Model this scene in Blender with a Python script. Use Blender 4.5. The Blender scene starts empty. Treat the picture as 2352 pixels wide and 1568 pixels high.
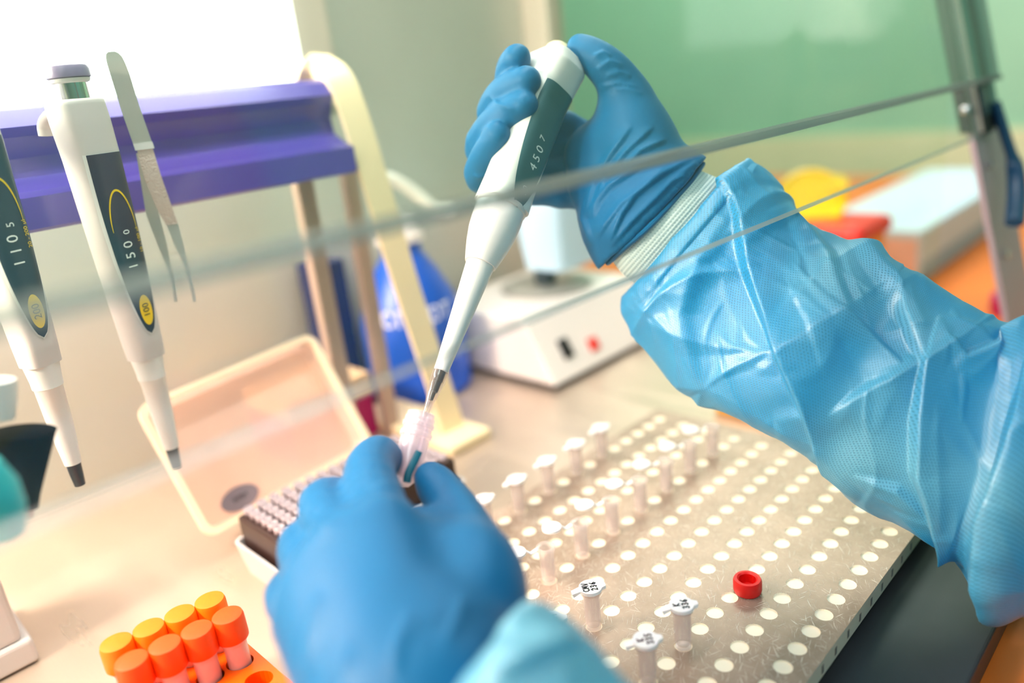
import bpy, bmesh, math, random
import numpy as np
from mathutils import Vector, Matrix
random.seed(4); rng = np.random.default_rng(4)
S = bpy.context.scene
C = bpy.context.collection

# ---------------------------------------------------------------- camera
FPX = 1750.0
PITCH, ROLL, YAW, CH = math.radians(18.5), math.radians(6.5), math.radians(46), 0.32
FW = np.array([math.cos(YAW)*math.cos(PITCH), math.sin(YAW)*math.cos(PITCH), -math.sin(PITCH)])
_r = np.array([math.sin(YAW), -math.cos(YAW), 0.0]); _u = np.cross(_r, FW)
RT = _r*math.cos(ROLL) - _u*math.sin(ROLL)
UP = _u*math.cos(ROLL) + _r*math.sin(ROLL)
CAM = np.array([0, 0, CH])
cd = bpy.data.cameras.new('camera'); cam = bpy.data.objects.new('camera', cd); C.objects.link(cam)
cam.matrix_world = Matrix(((RT[0], UP[0], -FW[0], 0), (RT[1], UP[1], -FW[1], 0), (RT[2], UP[2], -FW[2], CH), (0, 0, 0, 1)))
cd.sensor_width = 36; cd.lens = FPX/2352*36; cd.clip_start = 0.01; cd.clip_end = 50
cd.dof.use_dof = True; cd.dof.focus_distance = 0.442; cd.dof.aperture_fstop = 2.0
S.camera = cam

# ---------------------------------------------------------------- light
w = bpy.data.worlds.new('world'); S.world = w; w.use_nodes = True
w.node_tree.nodes['Background'].inputs[0].default_value = (0.86, 0.92, 1.0, 1)
w.node_tree.nodes['Background'].inputs[1].default_value = 0.12
S.view_settings.view_transform = 'Standard'; S.view_settings.look = 'None'
S.view_settings.gamma = 1; S.view_settings.exposure = 0.48
try: S.view_settings.use_curve_mapping = False
except Exception: pass

def area(name, loc, target, sx, sy, power, col):
    l = bpy.data.lights.new(name, 'AREA'); l.shape = 'RECTANGLE'; l.size = sx; l.size_y = sy; l.energy = power; l.color = col
    o = bpy.data.objects.new(name, l); C.objects.link(o); o.location = loc
    o.rotation_euler = (Vector(target)-Vector(loc)).to_track_quat('-Z', 'Y').to_euler()
    return o
# fluorescent lamp of the cabinet (warm), then unseen fill lights added around it
area('cabinet_light', (-0.25, 0.645, 0.52), (0.10, 0.36, 0.0), 0.50, 0.08, 19.0, (1.0, 0.82, 0.66))
area('tube_light', (0.25, 0.362, 0.86), (0.25, 0.355, 0), 0.80, 0.04, 4.3, (1.0, 0.93, 0.88))  # unseen fill added above the right glove
area('room_light', (1.85, 1.05, 1.60), (0.45, 0.15, 0.1), 0.6, 0.6, 9.0, (0.94, 0.98, 1.0))  # unseen fill from behind, added to brighten the sleeve
area('lab_light', (-0.75, -0.35, 1.25), (0.45, 0.15, 0.1), 0.6, 0.6, 6.5, (0.92, 0.97, 1.0))  # unseen fill added for the front of the sleeve
area('ceiling_light', (1.5, 1.0, 1.9), (2.5, 1.0, 0.5), 1.2, 0.3, 26.0, (1.0, 0.98, 0.90))  # unseen fill added to brighten the right wall
area('front_light', (0.6, -1.1, 1.9), (0.9, -1.6, 0.6), 1.2, 0.3, 7.0, (0.95, 1.0, 0.95))  # unseen fill added so the front wall shows in the glass

# ---------------------------------------------------------------- pixels to points
def ray(x, y): return FW + RT*(x-1176)/FPX - UP*(y-784)/FPX
def P(x, y, t): return CAM + ray(x, y)*t
def onz(x, y, z=0.0): d = ray(x, y); return CAM + d*((z-CH)/d[2])
def ony(x, y, Y): d = ray(x, y); return CAM + d*(Y/d[1])
def onx(x, y, X): d = ray(x, y); return CAM + d*(X/d[0])
def proj(V):
    D = V - CAM; t = D@FW
    return 1176+FPX*(D@RT)/t, 784-FPX*(D@UP)/t, t

# ---------------------------------------------------------------- materials
def mat(name, col, rough=0.5, metal=0.0, trans=0.0, emit=None, es=0.0, coat=0.0, spec=0.5, alpha=1.0, sss=0.0, noise=None, bump=None, sheen=0.0):
    m = bpy.data.materials.new(name); m.use_nodes = True
    nt = m.node_tree; b = nt.nodes['Principled BSDF']
    b.inputs['Base Color'].default_value = (*col, 1); b.inputs['Roughness'].default_value = rough
    b.inputs['Metallic'].default_value = metal; b.inputs['Transmission Weight'].default_value = trans
    b.inputs['Coat Weight'].default_value = coat; b.inputs['Specular IOR Level'].default_value = spec
    b.inputs['Alpha'].default_value = alpha
    if sss: b.inputs['Subsurface Weight'].default_value = sss; b.inputs['Subsurface Radius'].default_value = (0.004, 0.006, 0.008)
    if emit: b.inputs['Emission Color'].default_value = (*emit, 1); b.inputs['Emission Strength'].default_value = es
    tc = nt.nodes.new('ShaderNodeTexCoord')
    if noise:
        sc, amt = noise
        n = nt.nodes.new('ShaderNodeTexNoise'); n.inputs['Scale'].default_value = sc; n.inputs['Detail'].default_value = 4
        nt.links.new(tc.outputs['Object'], n.inputs['Vector'])
        mx = nt.nodes.new('ShaderNodeMix'); mx.data_type = 'RGBA'; mx.blend_type = 'MULTIPLY'; mx.inputs[0].default_value = 1
        r = nt.nodes.new('ShaderNodeMapRange'); r.inputs[1].default_value = 0.3; r.inputs[2].default_value = 0.7; r.inputs[3].default_value = 1-amt; r.inputs[4].default_value = 1+amt*0.3
        nt.links.new(n.outputs['Fac'], r.inputs[0]); mx.inputs[6].default_value = (*col, 1)
        nt.links.new(r.outputs[0], mx.inputs[7]); nt.links.new(mx.outputs[2], b.inputs['Base Color'])
    if bump:
        sc, st, di = bump
        n = nt.nodes.new('ShaderNodeTexNoise'); n.inputs['Scale'].default_value = sc; n.inputs['Detail'].default_value = 5
        nt.links.new(tc.outputs['Object'], n.inputs['Vector'])
        bp = nt.nodes.new('ShaderNodeBump'); bp.inputs['Strength'].default_value = st; bp.inputs['Distance'].default_value = di
        nt.links.new(n.outputs['Fac'], bp.inputs['Height']); nt.links.new(bp.outputs[0], b.inputs['Normal'])
    return m

def pane_mat(name, tint, ior, haze, hazecol):
    m = bpy.data.materials.new(name); m.use_nodes = True; nt = m.node_tree; nt.nodes.clear()
    out = nt.nodes.new('ShaderNodeOutputMaterial')
    t = nt.nodes.new('ShaderNodeBsdfTransparent'); t.inputs[0].default_value = (*tint, 1)
    g = nt.nodes.new('ShaderNodeBsdfGlossy'); g.inputs['Roughness'].default_value = 0.03
    lw_ = nt.nodes.new('ShaderNodeLayerWeight'); lw_.inputs[0].default_value = 0.5
    pw = nt.nodes.new('ShaderNodeMath'); pw.operation = 'POWER'; pw.inputs[1].default_value = 4.0; nt.links.new(lw_.outputs['Facing'], pw.inputs[0])
    fr = nt.nodes.new('ShaderNodeMath'); fr.operation = 'MULTIPLY_ADD'; fr.inputs[1].default_value = 0.5; fr.inputs[2].default_value = 0.022; nt.links.new(pw.outputs[0], fr.inputs[0])
    mx = nt.nodes.new('ShaderNodeMixShader'); nt.links.new(fr.outputs[0], mx.inputs[0]); nt.links.new(t.outputs[0], mx.inputs[1]); nt.links.new(g.outputs[0], mx.inputs[2])
    d = nt.nodes.new('ShaderNodeBsdfTranslucent'); d.inputs[0].default_value = (*hazecol, 1)
    m3 = nt.nodes.new('ShaderNodeMixShader'); m3.inputs[0].default_value = haze
    nt.links.new(mx.outputs[0], m3.inputs[1]); nt.links.new(d.outputs[0], m3.inputs[2]); nt.links.new(m3.outputs[0], out.inputs[0])
    return m

def glassy(name, tint, gloss=0.05, rough=0.02, haze=0.0, hazecol=(1, 1, 1)):
    """clear sheet: tinted see-through with a little reflection and haze"""
    m = bpy.data.materials.new(name); m.use_nodes = True; nt = m.node_tree; nt.nodes.clear()
    out = nt.nodes.new('ShaderNodeOutputMaterial')
    t = nt.nodes.new('ShaderNodeBsdfTransparent'); t.inputs[0].default_value = (*tint, 1)
    g = nt.nodes.new('ShaderNodeBsdfGlossy'); g.inputs['Roughness'].default_value = rough
    fr = nt.nodes.new('ShaderNodeLayerWeight'); fr.inputs[0].default_value = 0.25
    mr = nt.nodes.new('ShaderNodeMapRange'); mr.inputs[3].default_value = gloss; mr.inputs[4].default_value = min(1, gloss*5)
    nt.links.new(fr.outputs['Fresnel'], mr.inputs[0])
    mx = nt.nodes.new('ShaderNodeMixShader'); nt.links.new(mr.outputs[0], mx.inputs[0]); nt.links.new(t.outputs[0], mx.inputs[1]); nt.links.new(g.outputs[0], mx.inputs[2])
    last = mx
    if haze:
        d = nt.nodes.new('ShaderNodeBsdfTranslucent'); d.inputs[0].default_value = (*hazecol, 1)
        d2 = nt.nodes.new('ShaderNodeBsdfDiffuse'); d2.inputs[0].default_value = (*hazecol, 1)
        m2 = nt.nodes.new('ShaderNodeMixShader'); nt.links.new(d.outputs[0], m2.inputs[1]); nt.links.new(d2.outputs[0], m2.inputs[2])
        m3 = nt.nodes.new('ShaderNodeMixShader'); m3.inputs[0].default_value = haze
        nt.links.new(mx.outputs[0], m3.inputs[1]); nt.links.new(m2.outputs[0], m3.inputs[2]); last = m3
    nt.links.new(last.outputs[0], out.inputs[0])
    return m

M = {}
M['white'] = mat('white_plastic', (0.70, 0.68, 0.67), 0.38)
M['grey'] = mat('light_grey_plastic', (0.60, 0.56, 0.54), 0.4)
M['navy'] = mat('navy_panel', (0.010, 0.028, 0.065), 0.3)
M['slate'] = mat('slate_panel', (0.035, 0.10, 0.13), 0.35)
M['yellow'] = mat('yellow_print', (0.85, 0.55, 0.0), 0.4)
M['ink_white'] = mat('white_print', (0.85, 0.85, 0.85), 0.5)
M['ink_black'] = mat('black_print', (0.01, 0.01, 0.015), 0.5)
M['ink_pen'] = mat('marker_ink', (0.06, 0.004, 0.02), 0.5)
M['black'] = mat('black_plastic', (0.012, 0.012, 0.015), 0.35)
M['chrome'] = mat('chrome', (0.75, 0.75, 0.75), 0.15, 1.0)
M['steelpen'] = mat('tweezer_steel', (0.62, 0.60, 0.56), 0.35, 0.55)
M['knurl'] = mat('knurled_steel', (0.62, 0.50, 0.45), 0.5, 0.7, bump=(900, 1.0, 0.001))
M['purple'] = mat('purple_enamel', (0.085, 0.055, 0.36), 0.28, 0.1, coat=0.4)
M['cream'] = mat('cream_plastic', (0.90, 0.72, 0.45), 0.45)
M['brownp'] = mat('brown_plastic', (0.42, 0.30, 0.24), 0.5)
M['clearlid'] = glassy('frosted_lid', (0.98, 0.86, 0.80), 0.05, 0.25, 0.55, (0.98, 0.82, 0.74))
M['liddark'] = mat('lid_label', (0.20, 0.17, 0.20), 0.5)
M['traybrown'] = mat('tray_brown', (0.035, 0.014, 0.010), 0.35)
M['tipgrey'] = mat('tip_collar', (0.42, 0.34, 0.36), 0.4)
M['bottleblue'] = mat('blue_plastic', (0.006, 0.095, 0.60), 0.35, noise=(12, 0.3))
M['darkblue'] = mat('dark_blue_glass', (0.012, 0.018, 0.085), 0.25)
M['magenta'] = mat('magenta_card', (0.42, 0.004, 0.12), 0.5)
M['tan'] = mat('tan_card', (0.80, 0.55, 0.33), 0.6)
M['scalewhite'] = mat('white_enamel', (0.88, 0.80, 0.76), 0.35)
M['red'] = mat('red_plastic', (0.75, 0.004, 0.003), 0.35)
M['redflat'] = mat('red_button', (0.80, 0.02, 0.01), 0.4)
M['binyellow'] = mat('bin_yellow', (0.95, 0.66, 0.0), 0.4)
M['binorange'] = mat('bin_amber', (0.90, 0.36, 0.01), 0.45)
M['paleblue'] = mat('pale_blue_plastic', (0.60, 0.82, 1.0), 0.4, spec=0.5)
M['boxblue'] = mat('pale_box_card', (0.60, 0.76, 0.86), 0.6)
M['boxpink'] = mat('peach_box_card', (0.90, 0.58, 0.45), 0.6, noise=(14, 0.2))
M['boxgrey'] = mat('blue_grey_print', (0.30, 0.48, 0.60), 0.6)
M['orangetop'] = mat('orange_laminate', (0.85, 0.20, 0.02), 0.45, noise=(5, 0.2))
M['capo'] = mat('orange_cap', (1.0, 0.19, 0.0), 0.45, sss=0.15)
M['capr'] = mat('red_orange_cap', (1.0, 0.075, 0.0), 0.45, sss=0.15)  # same orange cap, redder to put the near row's shade into colour
M['rack_o'] = mat('orange_rack', (1.0, 0.13, 0.0), 0.35, sss=0.15)
M['liquid'] = mat('pink_liquid_tube', (0.95, 0.50, 0.46), 0.25, sss=0.3, bump=(120, 0.3, 0.001))
M['tube'] = glassy('tube_plastic', (0.97, 0.94, 0.93), 0.06, 0.15, 0.24, (0.98, 0.92, 0.92))
M['tubelid'] = mat('tube_lid', (0.96, 0.92, 0.94), 0.35, sss=0.3)
M['cryo'] = glassy('cryotube_plastic', (0.95, 0.90, 0.94), 0.10, 0.2, 0.34, (0.98, 0.90, 0.95))
M['tipclear'] = glassy('tip_plastic', (0.95, 0.93, 0.92), 0.05, 0.1, 0.06, (1, 0.95, 0.93))
M['teal'] = mat('teal_mark', (0.0, 0.13, 0.20), 0.35)
M['framedark'] = mat('dark_teal_frame', (0.012, 0.045, 0.055), 0.35, 0.2)
M['railmid'] = mat('teal_guide', (0.015, 0.17, 0.15), 0.4, 0.0)
M['rail'] = mat('teal_rail', (0.10, 0.24, 0.22), 0.4, 0.2)
M['blackrub'] = mat('black_rubber', (0.004, 0.005, 0.006), 0.5)
M['panelmetal'] = mat('lilac_grey_panel', (0.46, 0.36, 0.40), 0.45, 0.2)
M['skin'] = mat('skin', (0.55, 0.30, 0.22), 0.5, sss=0.2)
M['deepblue'] = mat('blue_handle', (0.01, 0.06, 0.14), 0.35)
M['wallroom'] = mat('room_wall_paint', (0.36, 0.66, 0.47), 0.8, noise=(1.5, 0.12))
M['wallgreen'] = mat('green_wall_paint', (0.34, 0.60, 0.50), 0.8)
M['wallback'] = mat('cabinet_wall_enamel', (0.52, 0.51, 0.44), 0.35, 0.25, noise=(4, 0.1))
M['post'] = mat('corner_post_metal', (0.72, 0.60, 0.50), 0.4, 0.3)
M['lightpanel'] = mat('lamp_diffuser', (1, 1, 1), 0.5, emit=(1.0, 0.97, 0.93), es=2.3)
M['floor'] = mat('floor_vinyl', (0.30, 0.28, 0.25), 0.6, noise=(3, 0.1))

def steel_bench():
    m = mat('stainless_bench', (0.60, 0.48, 0.38), 0.34, 0.55)
    nt = m.node_tree; b = nt.nodes['Principled BSDF']
    tc = nt.nodes.new('ShaderNodeTexCoord'); mp = nt.nodes.new('ShaderNodeMapping'); mp.inputs['Scale'].default_value = (14, 3, 3)
    n = nt.nodes.new('ShaderNodeTexNoise'); n.inputs['Scale'].default_value = 2.2; n.inputs['Detail'].default_value = 5
    nt.links.new(tc.outputs['Object'], mp.inputs[0]); nt.links.new(mp.outputs[0], n.inputs['Vector'])
    r = nt.nodes.new('ShaderNodeMapRange'); r.inputs[1].default_value = 0.3; r.inputs[2].default_value = 0.7; r.inputs[3].default_value = 0.27; r.inputs[4].default_value = 0.46
    nt.links.new(n.outputs['Fac'], r.inputs[0]); nt.links.new(r.outputs[0], b.inputs['Roughness'])
    bp = nt.nodes.new('ShaderNodeBump'); bp.inputs['Strength'].default_value = 0.25; bp.inputs['Distance'].default_value = 0.004
    nt.links.new(n.outputs['Fac'], bp.inputs['Height']); nt.links.new(bp.outputs[0], b.inputs['Normal'])
    return m
M['bench'] = steel_bench()

def scratched():
    m = mat('scratched_acrylic_plate', (0.66, 0.56, 0.46), 0.34, 0.35, spec=0.6)
    nt = m.node_tree; b = nt.nodes['Principled BSDF']
    tc = nt.nodes.new('ShaderNodeTexCoord')
    prev = None
    for i, (ang, sx, sy) in enumerate(((0.4, 70, 1900), (1.3, 90, 2300), (2.4, 60, 1700), (-0.5, 80, 2100), (1.9, 100, 2000), (2.9, 75, 1800))):
        m0 = nt.nodes.new('ShaderNodeMapping'); m0.inputs['Rotation'].default_value = (0, 0, ang); m0.inputs['Location'].default_value = (i*3.1, i*1.7, 0)
        mp = nt.nodes.new('ShaderNodeMapping'); mp.inputs['Scale'].default_value = (sx, sy, 1); nt.links.new(m0.outputs[0], mp.inputs[0])
        n = nt.nodes.new('ShaderNodeTexNoise'); n.inputs['Scale'].default_value = 1.0; n.inputs['Detail'].default_value = 1
        nt.links.new(tc.outputs['Object'], m0.inputs[0]); nt.links.new(mp.outputs[0], n.inputs['Vector'])
        r = nt.nodes.new('ShaderNodeMapRange'); r.inputs[1].default_value = 0.69; r.inputs[2].default_value = 0.76; r.clamp = True
        nt.links.new(n.outputs['Fac'], r.inputs[0])
        if prev is None: prev = r.outputs[0]
        else:
            a = nt.nodes.new('ShaderNodeMath'); a.operation = 'MAXIMUM'; nt.links.new(prev, a.inputs[0]); nt.links.new(r.outputs[0], a.inputs[1]); prev = a.outputs[0]
    bl = nt.nodes.new('ShaderNodeTexNoise'); bl.inputs['Scale'].default_value = 22; bl.inputs['Detail'].default_value = 8; bl.inputs['Roughness'].default_value = 0.7
    nt.links.new(tc.outputs['Object'], bl.inputs['Vector'])
    cr = nt.nodes.new('ShaderNodeValToRGB'); cr.color_ramp.elements[0].position = 0.35; cr.color_ramp.elements[0].color = (0.33, 0.235, 0.17, 1); cr.color_ramp.elements[1].position = 0.68; cr.color_ramp.elements[1].color = (0.52, 0.39, 0.30, 1)
    nt.links.new(bl.outputs['Fac'], cr.inputs[0])
    mx = nt.nodes.new('ShaderNodeMix'); mx.data_type = 'RGBA'; nt.links.new(prev, mx.inputs[0]); nt.links.new(cr.outputs[0], mx.inputs[6]); mx.inputs[7].default_value = (0.95, 0.88, 0.80, 1)
    nt.links.new(mx.outputs[2], b.inputs['Base Color'])
    rr = nt.nodes.new('ShaderNodeMapRange'); rr.inputs[3].default_value = 0.28; rr.inputs[4].default_value = 0.6
    nt.links.new(bl.outputs['Fac'], rr.inputs[0]); nt.links.new(rr.outputs[0], b.inputs['Roughness'])
    bp = nt.nodes.new('ShaderNodeBump'); bp.inputs['Strength'].default_value = 0.5; bp.inputs['Distance'].default_value = 0.0004
    nt.links.new(prev, bp.inputs['Height']); nt.links.new(bp.outputs[0], b.inputs['Normal'])
    return m
M['plate'] = scratched()
M['hole'] = mat('hole_wall_acrylic', (1.0, 0.90, 0.72), 0.4, sss=0.2)
M['plateedge'] = mat('acrylic_edge', (0.80, 0.68, 0.50), 0.25)

def glove_mat():
    m = mat('nitrile_glove', (0.002, 0.120, 0.285), 0.5, spec=0.25, sss=0.0, bump=(260, 0.25, 0.0006))
    b = m.node_tree.nodes['Principled BSDF']
    b.inputs['Sheen Weight'].default_value = 0.04; b.inputs['Sheen Roughness'].default_value = 0.5; b.inputs['Sheen Tint'].default_value = (0.7, 0.85, 1.0, 1)
    return m
M['glove'] = glove_mat()

def gown_mat():
    m = bpy.data.materials.new('nonwoven_gown'); m.use_nodes = True; nt = m.node_tree; nt.nodes.clear()
    out = nt.nodes.new('ShaderNodeOutputMaterial')
    uv = nt.nodes.new('ShaderNodeUVMap')
    mp = nt.nodes.new('ShaderNodeMapping'); mp.inputs['Scale'].default_value = (560, 740, 1); mp.inputs['Rotation'].default_value = (0, 0, 0.5)
    nt.links.new(uv.outputs[0], mp.inputs[0])
    v = nt.nodes.new('ShaderNodeTexVoronoi'); v.voronoi_dimensions = '2D'; v.inputs['Randomness'].default_value = 0.12; v.inputs['Scale'].default_value = 1
    nt.links.new(mp.outputs[0], v.inputs['Vector'])
    dr = nt.nodes.new('ShaderNodeMapRange'); dr.inputs[1].default_value = 0.20; dr.inputs[2].default_value = 0.30; dr.inputs[3].default_value = 0.0; dr.inputs[4].default_value = 1.0
    nt.links.new(v.outputs['Distance'], dr.inputs[0])
    tc = nt.nodes.new('ShaderNodeTexCoord')
    n = nt.nodes.new('ShaderNodeTexNoise'); n.inputs['Scale'].default_value = 900; n.inputs['Detail'].default_value = 3
    nt.links.new(uv.outputs[0], n.inputs['Vector'])
    n2 = nt.nodes.new('ShaderNodeTexNoise'); n2.inputs['Scale'].default_value = 9; nt.links.new(tc.outputs['Object'], n2.inputs['Vector'])
    base = nt.nodes.new('ShaderNodeMix'); base.data_type = 'RGBA'
    base.inputs[6].default_value = (0.015, 0.46, 0.88, 1); base.inputs[7].default_value = (0.24, 0.72, 0.92, 1)
    nr = nt.nodes.new('ShaderNodeMapRange'); nr.inputs[1].default_value = 0.38; nr.inputs[2].default_value = 0.66; nt.links.new(n2.outputs['Fac'], nr.inputs[0]); nt.links.new(nr.outputs[0], base.inputs[0])
    dots = nt.nodes.new('ShaderNodeMix'); dots.data_type = 'RGBA'; dots.inputs[6].default_value = (0.03, 0.30, 0.52, 1)
    fd = nt.nodes.new('ShaderNodeMapRange'); fd.inputs[1].default_value = 0.40; fd.inputs[2].default_value = 0.62; fd.inputs[3].default_value = 0.5; fd.inputs[4].default_value = 0.0
    nf = nt.nodes.new('ShaderNodeTexNoise'); nf.inputs['Scale'].default_value = 14; nt.links.new(tc.outputs['Object'], nf.inputs['Vector']); nt.links.new(nf.outputs['Fac'], fd.inputs[0])
    mxm = nt.nodes.new('ShaderNodeMath'); mxm.operation = 'MAXIMUM'; nt.links.new(dr.outputs[0], mxm.inputs[0]); nt.links.new(fd.outputs[0], mxm.inputs[1])
    nt.links.new(mxm.outputs[0], dots.inputs[0]); nt.links.new(base.outputs[2], dots.inputs[7])
    d = nt.nodes.new('ShaderNodeBsdfDiffuse'); nt.links.new(dots.outputs[2], d.inputs[0])
    t = nt.nodes.new('ShaderNodeBsdfTranslucent'); nt.links.new(dots.outputs[2], t.inputs[0])
    g = nt.nodes.new('ShaderNodeBsdfGlossy'); g.inputs['Roughness'].default_value = 0.42
    mx = nt.nodes.new('ShaderNodeMixShader'); mx.inputs[0].default_value = 0.35; nt.links.new(d.outputs[0], mx.inputs[1]); nt.links.new(t.outputs[0], mx.inputs[2])
    fr = nt.nodes.new('ShaderNodeLayerWeight'); fr.inputs[0].default_value = 0.35
    fm = nt.nodes.new('ShaderNodeMapRange'); fm.inputs[3].default_value = 0.10; fm.inputs[4].default_value = 0.45
    nt.links.new(fr.outputs['Fresnel'], fm.inputs[0])
    mx2 = nt.nodes.new('ShaderNodeMixShader'); nt.links.new(fm.outputs[0], mx2.inputs[0]); nt.links.new(mx.outputs[0], mx2.inputs[1]); nt.links.new(g.outputs[0], mx2.inputs[2])
    bp = nt.nodes.new('ShaderNodeBump'); bp.inputs['Strength'].default_value = 0.35; bp.inputs['Distance'].default_value = 0.0005
    ad = nt.nodes.new('ShaderNodeMath'); ad.operation = 'MULTIPLY_ADD'; ad.inputs[1].default_value = 0.4
    nt.links.new(n.outputs['Fac'], ad.inputs[0]); nt.links.new(dr.outputs[0], ad.inputs[2]); nt.links.new(ad.outputs[0], bp.inputs['Height'])
    for s in (d, t, g): nt.links.new(bp.outputs[0], s.inputs['Normal'])
    nt.links.new(mx2.outputs[0], out.inputs[0])
    return m
M['gown'] = gown_mat()

def knit_mat():
    m = mat('knit_cuff', (0.62, 0.78, 0.76), 0.8)
    nt = m.node_tree; b = nt.nodes['Principled BSDF']
    uv = nt.nodes.new('ShaderNodeUVMap'); sp = nt.nodes.new('ShaderNodeSeparateXYZ'); nt.links.new(uv.outputs[0], sp.inputs[0])
    def sine(sock, k):
        a = nt.nodes.new('ShaderNodeMath'); a.operation = 'MULTIPLY'; a.inputs[1].default_value = k; nt.links.new(sock, a.inputs[0])
        s = nt.nodes.new('ShaderNodeMath'); s.operation = 'SINE'; nt.links.new(a.outputs[0], s.inputs[0]); return s.outputs[0]
    a, c = sine(sp.outputs[0], 2*math.pi/0.0026), sine(sp.outputs[1], 2*math.pi/0.0021)
    ad = nt.nodes.new('ShaderNodeMath'); ad.operation = 'MULTIPLY_ADD'; ad.inputs[1].default_value = 0.5; nt.links.new(c, ad.inputs[0]); nt.links.new(a, ad.inputs[2])
    cr = nt.nodes.new('ShaderNodeMapRange'); cr.inputs[1].default_value = -1.3; cr.inputs[2].default_value = -0.3
    nt.links.new(ad.outputs[0], cr.inputs[0])
    mx = nt.nodes.new('ShaderNodeMix'); mx.data_type = 'RGBA'; mx.inputs[6].default_value = (0.36, 0.52, 0.54, 1); mx.inputs[7].default_value = (0.66, 0.80, 0.78, 1)
    nt.links.new(cr.outputs[0], mx.inputs[0]); nt.links.new(mx.outputs[2], b.inputs['Base Color'])
    bp = nt.nodes.new('ShaderNodeBump'); bp.inputs['Strength'].default_value = 0.4; bp.inputs['Distance'].default_value = 0.0004
    nt.links.new(ad.outputs[0], bp.inputs['Height']); nt.links.new(bp.outputs[0], b.inputs['Normal'])
    return m
M['knit'] = knit_mat()
M['knit'].node_tree.nodes['Principled BSDF'].inputs['Specular IOR Level'].default_value = 0.1

# ---------------------------------------------------------------- builders
def tag(o, label=None, cat=None, group=None, kind=None):
    if label: o['label'] = label
    if cat: o['category'] = cat
    if group: o['group'] = group
    if kind: o['kind'] = kind
    return o
def empty(name, loc, label, cat, group=None):
    o = bpy.data.objects.new(name, None); C.objects.link(o); o.location = Vector(loc); o.empty_display_size = 0.02
    return tag(o, label, cat, group)
def link(name, me, m, parent=None, smooth=True, keep=True):
    o = bpy.data.objects.new(name, me); C.objects.link(o)
    if m is not None:
        for x in (m if isinstance(m, (list, tuple)) else [m]): me.materials.append(x)
    if smooth:
        for p in me.polygons: p.use_smooth = True
    if parent:
        o.parent = parent
        if keep:
            o.matrix_parent_inverse = Matrix.Identity(4)
            pm = world_of(parent).inverted()
            me.transform(pm)
    return o
def world_of(o):
    m = Matrix.LocRotScale(o.location, o.rotation_euler, o.scale)
    return (world_of(o.parent) @ m) if o.parent else m
def pyd(name, V, F, m, parent=None, smooth=True, mats=None, uvs=None):
    me = bpy.data.meshes.new(name); me.from_pydata([tuple(map(float, v)) for v in V], [], [tuple(map(int, f)) for f in F])
    if mats is not None:
        for i, k in enumerate(mats): me.polygons[i].material_index = k
    if uvs is not None:
        ul = me.uv_layers.new(name='UVMap')
        li = np.empty(len(me.loops), dtype=np.int32); me.loops.foreach_get('vertex_index', li)
        ul.data.foreach_set('uv', np.asarray(uvs)[li].astype(np.float32).ravel())
    me.validate(); me.update()
    return link(name, me, m, parent, smooth)
def bmo(name, bm, m, parent=None, smooth=False):
    bmesh.ops.recalc_face_normals(bm, faces=bm.faces)
    me = bpy.data.meshes.new(name); bm.to_mesh(me); bm.free()
    return link(name, me, m, parent, smooth)
def box_bm(bm, x0, x1, y0, y1, z0, z1, bev=0.0, mtx=None, seg=3):
    r = bmesh.ops.create_cube(bm, size=1); vs = r['verts']
    for v in vs: v.co = Vector(((x0+x1)/2+v.co.x*(x1-x0), (y0+y1)/2+v.co.y*(y1-y0), (z0+z1)/2+v.co.z*(z1-z0)))
    if bev:
        es = list({e for v in vs for e in v.link_edges})
        rr = bmesh.ops.bevel(bm, geom=es, offset=bev, segments=seg, profile=0.5, affect='EDGES'); vs = list({v for f in rr['faces'] for v in f.verts} | {v for v in vs if v.is_valid})
    if mtx is not None:
        for v in vs: v.co = mtx @ v.co
    return bm
def box(name, x0, x1, y0, y1, z0, z1, m, parent=None, bev=0.0, mtx=None, smooth=None):
    bm = bmesh.new(); box_bm(bm, x0, x1, y0, y1, z0, z1, bev, mtx)
    o = bmo(name, bm, m, parent, False)
    return o
def hexa(name, pts, m, parent=None, bev=0.0):
    """8 corners: bottom 4, top 4"""
    bm = bmesh.new(); vs = [bm.verts.new(tuple(p)) for p in pts]
    for f in ((0, 3, 2, 1), (4, 5, 6, 7), (0, 1, 5, 4), (1, 2, 6, 5), (2, 3, 7, 6), (3, 0, 4, 7)): bm.faces.new([vs[i] for i in f])
    if bev: bmesh.ops.bevel(bm, geom=list(bm.edges), offset=bev, segments=3, profile=0.5, affect='EDGES')
    return bmo(name, bm, m, parent)
def lathe(prof, seg=32, mtx=None, closed=False):
    """profile of (r, z) -> V,F"""
    V, F = [], []; n = len(prof)
    for r, z in prof:
        for k in range(seg):
            a = 2*math.pi*k/seg; V.append((r*math.cos(a), r*math.sin(a), z))
    for i in range(n-1 if not closed else n):
        j = (i+1) % n
        for k in range(seg):
            l = (k+1) % seg; F.append((i*seg+k, i*seg+l, j*seg+l, j*seg+k))
    if not closed:
        if prof[0][0] > 1e-6: F.append(tuple(range(seg))[::-1])
        if prof[-1][0] > 1e-6: F.append(tuple((n-1)*seg+k for k in range(seg)))
    if mtx is not None: V = [tuple(mtx @ Vector(v)) for v in V]
    return V, F
def lat(name, prof, m, parent=None, seg=32, mtx=None, smooth=True, closed=False):
    V, F = lathe(prof, seg, mtx, closed)
    o = pyd(name, V, F, m, parent, smooth)
    if smooth: autos(o)
    return o
def autos(o, ang=40):
    """keep creases sharp: mark sharp edges by angle"""
    bm = bmesh.new(); bm.from_mesh(o.data)
    for e in bm.edges:
        if len(e.link_faces) == 2 and e.calc_face_angle(0) > math.radians(ang): e.smooth = False
    bm.to_mesh(o.data); bm.free()
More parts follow.
